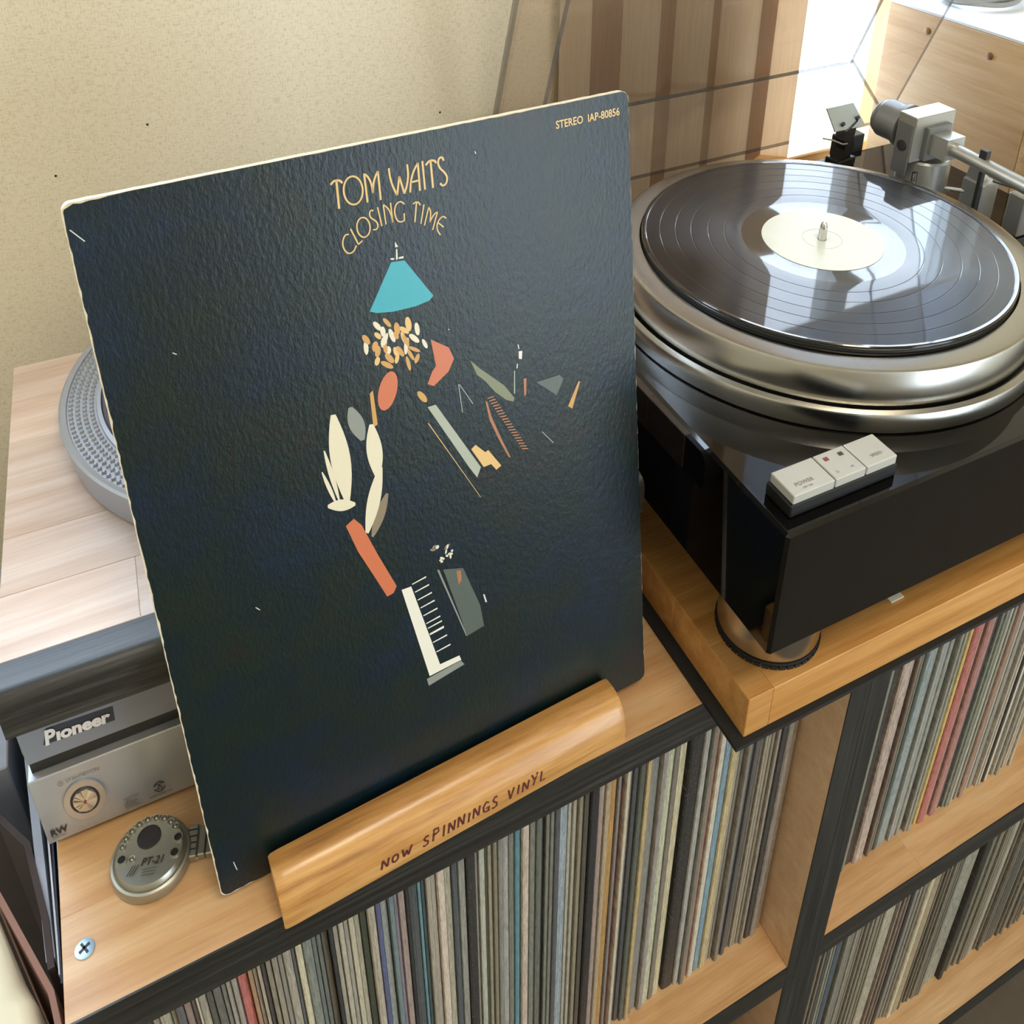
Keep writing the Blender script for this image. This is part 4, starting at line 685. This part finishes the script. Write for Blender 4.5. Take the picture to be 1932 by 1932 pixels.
# ---------------------------------------------------------------- round silver gadget with dimples
gx, gy = .0549, .0680
gd = thing('round_gadget', (gx, gy, 0), 'round silver metal gadget ringed with dimples beside the dark sleeve', 'gadget')
MB().lathe([(.0238, .0006), (.0246, .0012), (.0247, .0050), (.0240, .0062), (.0226, .0066), (.0217, .0062), (.0208, .0082), (.0200, .0090), (.0, .0092)], gx, gy, 96, cap1=False).build('case', 'gadget_silver', gd)
gc = (.0557, .0684)
def dimple(x, y, r, mat, nm):
    MB().lathe([(r*1.35, .0089), (r*1.2, .0098), (r, .0096), (r*.8, .0093), (r*.01, .0092)], x, y, 24, cap1=False).build(nm, mat, gd)
TZ = 2.9e-3
def gm(x, y): return (x, y+TZ)
x, y = gm(.0558, .0735); MB().lathe([(.0074, .0089), (.0074, .00945), (.0070, .00955), (.0, .00955)], x, y, 40, cap1=False).build('dark_window', 'hole_dark', gd)
for x, y in ((.0385, .0667), (.0726, .0653), (.0692, .0569)):
    x, y = gm(x, y); r_ = MB().lathe([(.0031, .0088), (.0029, .0098), (.0024, .0098), (.0023, .0090)], x, y, 24, cap0=False, cap1=False).build('hole_rim', 'gadget_silver', gd)
    MB().lathe([(.0024, .0090), (.0024, .0094)], x, y, 24).build('hole', 'hole_black', r_)
for x, y in ((.0444, .0643), (.0395, .0745), (.0422, .0789), (.0462, .082), (.0509, .0844), (.0562, .085), (.0615, .0838), (.0662, .0812), (.0697, .0771), (.0719, .0729)):
    x, y = gm(x, y); d_ = MB().lathe([(.0023, .0088), (.0021, .0098), (.0016, .0097), (.0015, .0090)], x, y, 20, cap0=False, cap1=False).build('dimple_rim', 'gadget_silver', gd)
    MB().lathe([(.0015, .0089), (.0011, .0093), (.0, .0098)], x, y, 16, cap1=False).build('dimple', 'gadget_silver', d_)
ga = -.27
GS = lambda a, b_, l: (.0485+a*math.cos(ga)-b_*math.sin(ga), .0577+TZ+a*math.sin(ga)+b_*math.cos(ga), .0096+l)
t = MB(); text_mesh(t, 'PT-21', GS, 0, .0002, .0062, sx=.92, shear=.3, bold=.0001)
for k in range(3): t.ribbon([(.0012+.0004*(k % 2), -.0022-.0017*k), (.0108-.0006*k, -.0022-.0017*k)], .00014, GS)
t.build('lettering', 'ink_black', gd, flip=False)
for k in range(3):
    MB().ribbon([(-.0072+.0017*k, -.0048), (-.0042+.0017*k, .0012)], .00022, GS).build('slit', 'hole_black', gd, flip=False)
# jointed metal strap at its right side
GT = yawT(.0800, .0640, -.27)
MB(GT).cbox(.0765, .0830, .0560, .0760, .0006, .0052, .0006).build('strap_link', 'gadget_silver', gd)
MB(GT).cbox(.0834, .0880, .0568, .0752, .0006, .0046, .0006).build('strap_link', 'gadget_silver', gd)
MB(GT).cbox(.0884, .0930, .0568, .0752, .0006, .0044, .0006).build('strap_link', 'gadget_silver', gd)
for yy in (.0600, .0640, .0680, .0720): MB(GT).box(.0770, .0826, yy, yy+.0006, .0052, .0056).build('strap_groove', 'hole_dark', gd)
MB().turn([(.0012, 0), (.0012, .020)], GT(.0832, .0560, .0030), (math.sin(.27), math.cos(.27), 0), 12).build('strap_pin', 'chrome', gd)

# ---------------------------------------------------------------- slab, rubber sheet and the big turntable
sa = -.0136; SLT = yawT(.4471, -.0354, sa)
rs = MB(SLT).box(.4375, .995, -.0400, .395, .0003, .0030).build('rubber_sheet', 'rubber_black', loc=(.70, .18, .0003))
tag(rs, 'thin black rubber sheet under the thick wooden slab', 'mat')
slab = thing('wooden_slab', (.70, .18, .0031), 'thick laminated wooden slab carrying the big black turntable', 'board')
board(slab, .4471, .985, -.0354, .388, .0031, .0311, 'slab_oak', .047, .22, .45, T=SLT, c=.0005)
ta = -.0135; TPX, TPY = .4419, -.0499
TT = yawT(TPX, TPY, ta)
PW, PD, PB, PTOP = .508, .4115, .0757, .1502
tt = thing('turntable', (.69, .155, .0312), 'big black gloss turntable with open smoky lid and silver platter', 'turntable')
MB(TT).cbox(TPX, TPX+PW, TPY, TPY+PD, PB, PTOP, .0022).build('plinth', 'gloss_black', tt)
for fx, fy in ((.4985, .0085), (.895, .0035), (.4985, .30), (.895, .30)):
    f = MB(); f.lathe([(.0360, .0352), (.0380, .0362), (.0380, PB-.0002)], fx, fy, 64); fo = f.build('foot', 'turned_aluminium', tt)
    g_ = MB(); n = 40
    for i in range(n):
        a0, a1 = 2*math.pi*i/n, 2*math.pi*(i+.78)/n
        g_.prism([(fx+r*math.cos(a), fy+r*math.sin(a), .0313) for r, a in ((.030, a0), (.0392, a0), (.0392, a1), (.030, a1))], (0, 0, .0022))
    g_.lathe([(.0385, .0335), (.0385, .0351)], fx, fy, 48)
    g_.build('rubber_ring', 'rubber_black', fo)
RX, RY, RZ = .641, .1512, .1868
MB().lathe([(.1770, PTOP+.0002), (.1784, .1512), (.1784, .1607), (.1778, .1617), (.1735, .1622), (.1722, .1616), (.1722, PTOP+.0004)], RX, RY, 192, cap1=False).build('platter_ring', 'turned_aluminium', tt)
plo = MB().lathe([(.150, .1560), (.1685, .1562), (.1696, .1575), (.1701, .1600), (.1703, .1808), (.1694, .1823), (.1672, .1828), (.1520, .1828), (.1500, .1812)], RX, RY, 192).build('main_platter', 'turned_aluminium', tt)
MB().lathe([(.1490, .1813), (.1497, .1832), (.1492, .1842), (.1478, .1845)], RX, RY, 128).build('rubber_mat', 'mat_black', plo)
MB().lathe([(.0034, .1845), (.0034, .1915), (.0031, .1948), (.0022, .1968), (.0008, .1978)], RX, RY, 24).build('spindle', 'chrome', plo)
# record on the platter
rec = thing('vinyl_record', (RX, RY, .1846), 'black vinyl record lying on the silver platter', 'record')
vprof = [(.1490, .1847), (.1503, .1850), (.1505, .1857), (.1503, .1865), (.1495, .1869), (.1472, .1866), (.1465, .1863)] + [(r_+d_, .1863-h_) for r_ in (.1347, .1215, .1083, .0939, .0803) for d_, h_ in ((.0005, 0), (.0002, .00012), (-.0002, .00012), (-.0005, 0))] + [(.0660, .1863), (.0645, .1862), (.0520, .1862), (.0037, .1862), (.0037, .1847)]
vin = MB().lathe(vprof, RX, RY, 256, cap0=False, cap1=False); vl = (len(vprof)-1)*256
for i in range(256): vin.f.append([i, (i+1) % 256, vl+(i+1) % 256, vl+i]); vin.mi.append(0); vin.sm.append(False)
vin = vin.build('disc', 'vinyl', rec, crease=8)
lb = MB().lathe([(.0495, .18625), (.0494, .18650), (.0166, .18650), (.0164, .1863), (.0158, .1863), (.0156, .18650), (.0037, .18650)], RX, RY, 96, cap0=False, cap1=False).build('label', 'label_paper', rec, crease=5)
# three-key switch bar
sw = MB(TT).cbox(.4517, .5392, -.0392, -.0150, PTOP+.0002, .1572, .0008).build('switch_base', 'mat_black', tt)
for a, b_ in ((.4535, .4862), (.4870, .5118), (.5126, .5380)):
    k_ = MB(TT).cbox(a, b_, -.0385, -.0160, .1572, .1622, .0006).build('switch_key', 'button_silver', tt)
KS = lambda a, b_, l: TT(a, b_, .1623+l)
t = MB(); text_mesh(t, 'POWER', KS, .4600, -.0325, .0042); text_mesh(t, 'OFF  ON', KS, .4632, -.0357, .0020)
text_mesh(t, 'SPEED', KS, .5215, -.0330, .0034); text_mesh(t, '33', KS, .4908, -.0345, .0026); text_mesh(t, '45', KS, .5030, -.0345, .0026)
t.build('lettering', 'ink_grey', sw, flip=False)
MB(TT).box(.4915, .4948, -.0232, -.0204, .1622, .1625).build('speed_light', 'led_red', sw)
MB(TT).box(.5035, .5068, -.0232, -.0204, .1622, .1625).build('speed_light', 'button_dark', sw)
# hinged lid, open
LA = R_(62); LHY, LHZ = .3840, .1580; LD, LH, LT = .40, .080, .0042
LX0, LX1 = .4730, .9580
def LM(x, d, h): return (x, LHY - d*math.cos(LA) + h*math.sin(LA), LHZ + (d*math.sin(LA) + h*math.cos(LA)))
def plate(mb, x0, x1, d0, d1, h0, h1, thin):
    vs = [(x,d,h) for h in (h0,h1) for d in (d0,d1) for x in (x0,x1)]
    vs = [LM(*p) for p in vs]
    faces = {'h0': (0,1,3,2), 'h1': (4,6,7,5), 'd0': (0,4,5,1), 'd1': (2,3,7,6), 'x0': (0,2,6,4), 'x1': (1,5,7,3)}
    for k, f in faces.items(): mb.add([vs[i] for i in f], [(0,1,2,3)], 0 if k[0] == thin else 1)
def lid_part(nm, *a):
    mb = MB(); plate(mb, *a); return mb.build(nm, ['smoked_acrylic', 'acrylic_edge'], tt)
lid_part('lid_top', LX0, LX1, .0, LD, LH-LT, LH, 'h')
lid_part('lid_back', LX0, LX1, 0, LT, 0, LH-LT, 'd')
lid_part('lid_front', LX0, LX1, LD-LT, LD, 0, LH-LT, 'd')
lid_part('lid_side', LX0, LX0+LT, LT, LD-LT, 0, LH-LT, 'x')
lid_part('lid_side', LX1-LT, LX1, LT, LD-LT, 0, LH-LT, 'x')
for hx in (.54, .87):
    MB().cbox(hx, hx+.035, .3635, .3800, .1420, .1600, .001).build('lid_hinge', 'arm_dark', tt)
# tone arm
tb = MB(); tb.lathe([(.0300, PTOP+.0002), (.0300, .1545), (.0255, .1555), (.0250, .1850), (.0235, .1865)], .852, .236, 48); tbo = tb.build('arm_base', 'arm_silver', tt)
def AT(x, y, z): return yawT(.843, .235, .0)(x, y, z)
hb = MB(); hb.cbox(.8160, .8680, .2235, .2460, .1880, .2205, .0008); hb.build('bearing_block', 'arm_silver', tbo)
MB().cbox(.8148, .8162, .2255, .2440, .1780, .2150, .0004).build('side_plate', 'arm_grey', tbo)
MB().turn([(.0055, 0), (.0055, .0012), (.0035, .0016)], (.8149, .2350, .1985), (-1, 0, 0), 24).build('pivot_screw', 'arm_dark', tbo)
MB().cbox(.8290, .8600, .2180, .2240, .1890, .2130, .0006).build('front_plate', 'arm_grey', tbo)
st2 = MB(); st2.prism([(.8340, .2185, .1935), (.8570, .2185, .1935), (.8570, .2185, .2085), (.8340, .2185, .2085)], (.0015, -.0180, .0)); st2.build('arm_neck', 'arm_silver', tbo)
MB().turn([(.0068, 0), (.0068, .20), (.0060, .205)], (.8470, .2030, .2005), (.0, -1, -.03), 28).build('arm_tube', 'arm_silver', tbo)
MB().cbox(.8440, .8500, .1640, .1720, .2035, .2095, .0005).build('tube_clip', 'arm_dark', tbo)
MB().cbox(.8400, .8560, -.045, -.003, .1890, .1960, .001).build('head_shell', 'arm_dark', tbo)
cw = MB(); cw.turn([(.0105, 0), (.0105, .006), (.0205, .0065), (.0225, .008), (.0225, .0125), (.0200, .0132), (.0200, .0335), (.0192, .0352), (.0170, .0360), (.0170, .0395), (.0155, .041)], (.8400, .2450, .2040), (-.10, 1, .02), 48)
cw.build('counterweight', 'arm_grey', tbo)
MB().turn([(.0029, 0), (.0029, .013)], (.8175, .2155, .1745), (0, 0, 1), 16).build('lift_pin', 'chrome', tbo)
MB().turn([(.0022, 0), (.0022, .024)], (.853, .2070, .1690), (.6, -.8, .05), 12).build('lift_lever', 'chrome', tbo)
ar = MB(); ar.cbox(.862, .884, .172, .196, PTOP+.0002, .1800, .001); aro = ar.build('arm_rest', 'arm_silver', tt)
hk = MB(); hk.prism([(.865, .180, .180), (.865, .186, .200), (.865, .192, .194), (.865, .196, .180)], (.012, 0, 0)); hk.build('rest_hook', 'arm_silver', aro)
MB().cbox(.8580, .8630, .1740, .1780, .1560, .1950, .0004).build('rest_latch', 'arm_dark', aro)
MB().cbox(.878, .896, .138, .156, PTOP+.0002, .1790, .0012).build('cue_block', 'arm_silver', aro)
MB().turn([(.0026, 0), (.0026, .032), (.0045, .033), (.0045, .039)], (.874, .172, .1830), (.35, -1, .0), 16).build('cue_rod', 'arm_grey', aro)
tb_ = []
for i in range(15):
    a = R_(-20+15*i); tb_.append((.838-.020*math.cos(a), .196-.006+.016*math.sin(a)-.01, .1530+.007*math.sin(R_(12*i))))
MB().tube(tb_, .0014, 8).build('arm_lead', 'cable_grey', tbo)
# spare cartridge standing behind the record
PLATE = [(.8186, .343, .1973), (.8582, .345, .1966), (.8660, .330, .1809), (.8207, .328, .1822)]
ca = .15; CT0 = yawT(.842, .335, ca); CT = lambda x, y, z: CT0(x-.019, y, z)
sc_ = thing('spare_cartridge', (.842, .335, PTOP), 'small black phono cartridge with square plate and two screws behind the record', 'cartridge')
MB(CT).cbox(.848, .876, .326, .346, PTOP+.0024-.0022, .1570, .0012).build('cartridge_base', 'cartridge_black', sc_)
MB(CT).prism([(.851, .329, .157), (.853, .326, .166), (.850, .325, .174), (.852, .327, .181), (.876, .331, .186), (.872, .330, .172), (.875, .330, .165), (.871, .330, .157)], (0, .013, 0)).build('cartridge_body', 'cartridge_black', sc_)
po = MB().prism([PLATE[3], PLATE[2], PLATE[1], PLATE[0]], (.0006, .0020, -.0010)); poo = po.build('mounting_plate', 'stylus_grey', sc_)
for u, v in ((.28, .22), (.80, .36)):
    p0 = Vector(PLATE[3]); p = p0 + (Vector(PLATE[2])-p0)*u + (Vector(PLATE[0])-p0)*v
    MB().turn([(.0022, 0), (.0022, .0035), (.0012, .004)], (p.x, p.y, p.z), (-.15, -1, .75), 14).build('plate_screw', 'arm_dark', poo)
MB().tube([CT(.853, .324, .172), CT(.842, .322, .174), CT(.832, .328, .1775), CT(.823, .334, .179)], .0009, 8).build('cartridge_wire', 'cable_grey', sc_)
# slip of paper under the plinth
ps = MB().box(.597, .610, -.0200, -.0120, .0314, .0321).build('paper_slip', 'paper_white', loc=(.605, -.04, .0314)); tag(ps, 'tiny white paper slip peeping from under the black plinth', 'paper')

# ---------------------------------------------------------------- pine cabinet with coiled cable
cb = thing('pine_cabinet', (1.17, .34, 0), 'pale pine cabinet with screw heads standing right of the turntable', 'cabinet')
MB().cbox(1.0, 1.018, .2385, .446, .0003, .2442, .0008).build('side_panel', 'cabinet_pine', cb)
MB().cbox(1.30, 1.318, .2385, .446, .0003, .2442, .0008).build('side_panel', 'cabinet_pine', cb)
MB().cbox(1.0, 1.318, .2200, .2382, .0003, .2442, .0008).build('front_panel', 'sill_wood', cb)
MB().box(1.018, 1.30, .2385, .446, .0003, .2300).build('back_panel', 'cabinet_pine', cb)
MB().cbox(1.0, 1.318, .2200, .446, .2443, .2470, .0006).build('top_panel', 'top_glare_white', cb)  # window glare on the wooden top, painted as a white colour
for y, z in ((.385, .231), (.298, .2285), (.258, .125), (.40, .10)):
    MB().turn([(.0042, 0), (.0042, .0008), (.0030, .0012)], (1.0, y, z), (-1, 0, 0), 18).build('screw_head', 'brass_screw', cb)
def coil(name, cx, cy, z0, r, wire, turns, mat, lab):
    path = []
    for i in range(turns*26):
        a = 2*math.pi*i/26; rr_ = r + .004*math.sin(i*.37); path.append((cx+rr_*math.cos(a), cy+rr_*.8*math.sin(a), z0 + wire/ZS + (i/26)*wire*1.25/ZS*1.0 + .0006*math.sin(i*.9)))
    o = MB().tube(path, wire, 8).build(name, mat, loc=(cx, cy, z0)); tag(o, lab, 'cable'); return o
coil('coiled_cable', 1.085, .392, .2472, .046, .0034, 4, 'cable_grey', 'coiled grey cable lying on top of the pine cabinet')
coil('coiled_cable', 1.185, .372, .2472, .040, .0040, 3, 'cable_blue', 'coiled dark blue cable at the right on the pine cabinet')

# ---------------------------------------------------------------- left of the rack
TOPZ = -.03
sdst = MB().cbox(-.22, -.0032, -.02, .40, FZ+.0002, TOPZ-.3185, .003).build('side_crate', 'card_pink', loc=(-.11, .2, FZ)); tag(sdst, 'low plain crate on the floor left of the record rack', 'crate')
def leaf(name, line, th, z0, z1, mat, label, cat, group=None, wob=0):
    mb = MB(); n = len(line); ns = []
    for i, p in enumerate(line):
        a = line[max(0, i-1)]; b_ = line[min(n-1, i+1)]; dx, dy = b_[0]-a[0], b_[1]-a[1]; l = math.hypot(dx, dy); ns.append((-dy/l*th, dx/l*th))
    A = [(p[0]+q_[0], p[1]+q_[1]) for p, q_ in zip(line, ns)]; ring = list(line) + A[::-1]
    zz = [z1 + (wob*math.sin(i*1.7) if wob else 0) for i in range(n)]; zz = zz + zz[::-1]
    m_ = len(ring)
    mb.add([(x, y, z0) for x, y in ring] + [(x, y, z) for (x, y), z in zip(ring, zz)], [tuple(range(m_))[::-1], tuple(range(m_, 2*m_))] + [(i, (i+1) % m_, m_+(i+1) % m_, m_+i) for i in range(m_)])
    o = mb.build(name, mat, loc=(line[0][0], line[0][1], z0)); return tag(o, label, cat, group)
ZB = TOPZ-.318
LG = 'sleeves standing left of the rack'
rows = [((-.0032, .045), (-.0040, .345), 'sleeve_navy', 'navy sleeve edge pressed against the left end of the rack'),
        ((-.0055, .045), (-.0095, .350), 'sleeve_white', 'thin white sleeve edge second from the left rack end'),
        ((-.0074, .048), (-.0150, .350), 'sleeve_navy', 'navy sleeve edge third from the left rack end'),
        ((-.0088, .055), (-.0215, .352), 'sleeve_white', 'white sleeve edge fourth from the left rack end'),
        ((-.0114, .066), (-.0322, .356), 'sleeve_grey', 'thick grey sleeve slanting away fifth from the left rack end'),
        ]
for a, b_, m_, lab in rows: leaf('loose_sleeve', [a, b_], .0055 if 'fifth' in lab else .0012, ZB, TOPZ+random.uniform(-.002, .002), m_, lab, 'record', LG)
leaf('record_bag', [(-.0118, .060), (-.0140, .090), (-.0245, .1475), (-.0434, .178), (-.0750, .200)], .004, ZB, TOPZ, 'bag_dark', 'dark soft bag with curved rim standing left of the rack', 'bag', None, .0015)
leaf('card_flap', [(-.0080, .020), (-.0125, .047), (-.0480, .134)], .0035, ZB, TOPZ+.0005, 'card_pink', 'dull pink cardboard sheet between dark bag and cream plastic box', 'cardboard')
bxs = MB().cbox(-.0750, -.0385, .2120, .42, ZB, TOPZ, .001).build('grey_box', 'sleeve_grey', loc=(-.057, .3, ZB)); tag(bxs, 'blue grey box at the left frame edge behind the dark bag', 'box')
cr = thing('cream_box', (-.07, .03, ZB), 'cream plastic box with rounded corner at the lower left', 'box')
ol = [(-.0195, -.06), (-.0198, .020), (-.0208, .032), (-.0240, .050), (-.0310, .066), (-.0480, .118), (-.1500, .118), (-.1500, -.06)]
def rim(k): 
    return [(x+(-k if i in (0,1,2,3,4) else (0 if i == 5 else (k if i > 5 else 0))), y+(-k if i in (4,5,6) else (k if i in (0,7) else 0))) for i, (x, y) in enumerate(ol)]
mb = MB(); lv = [(0, ZB), (0, TOPZ-.010), (.0015, TOPZ-.005), (.005, TOPZ-.002), (.010, TOPZ-.001)]; n = len(ol); vs = []
for k, z in lv: vs += [(x, y, z) for x, y in rim(k)]
fs = [tuple(range(n))[::-1], tuple((len(lv)-1)*n+i for i in range(n))]
for j in range(len(lv)-1):
    for i in range(n): fs.append((j*n+i, j*n+(i+1) % n, (j+1)*n+(i+1) % n, (j+1)*n+i))
mb.add(vs, fs); smooth_angle(mb.build('shell', 'plastic_cream', cr), 50)
MB().lathe([(.0060, TOPZ-.0012), (.0058, TOPZ-.0002), (.0040, TOPZ-.0002), (.0036, TOPZ-.0008), (.0, TOPZ-.0008)], -.0345, .0300, 24, cap1=False).build('screw_boss', 'arm_grey', cr)
MB().tube([(-.0095, .0150, TOPZ-.002), (-.0130, .0120, TOPZ-.006), (-.0185, .0100, TOPZ-.012)], .0006, 6).build('cord', 'mat_black', cr)
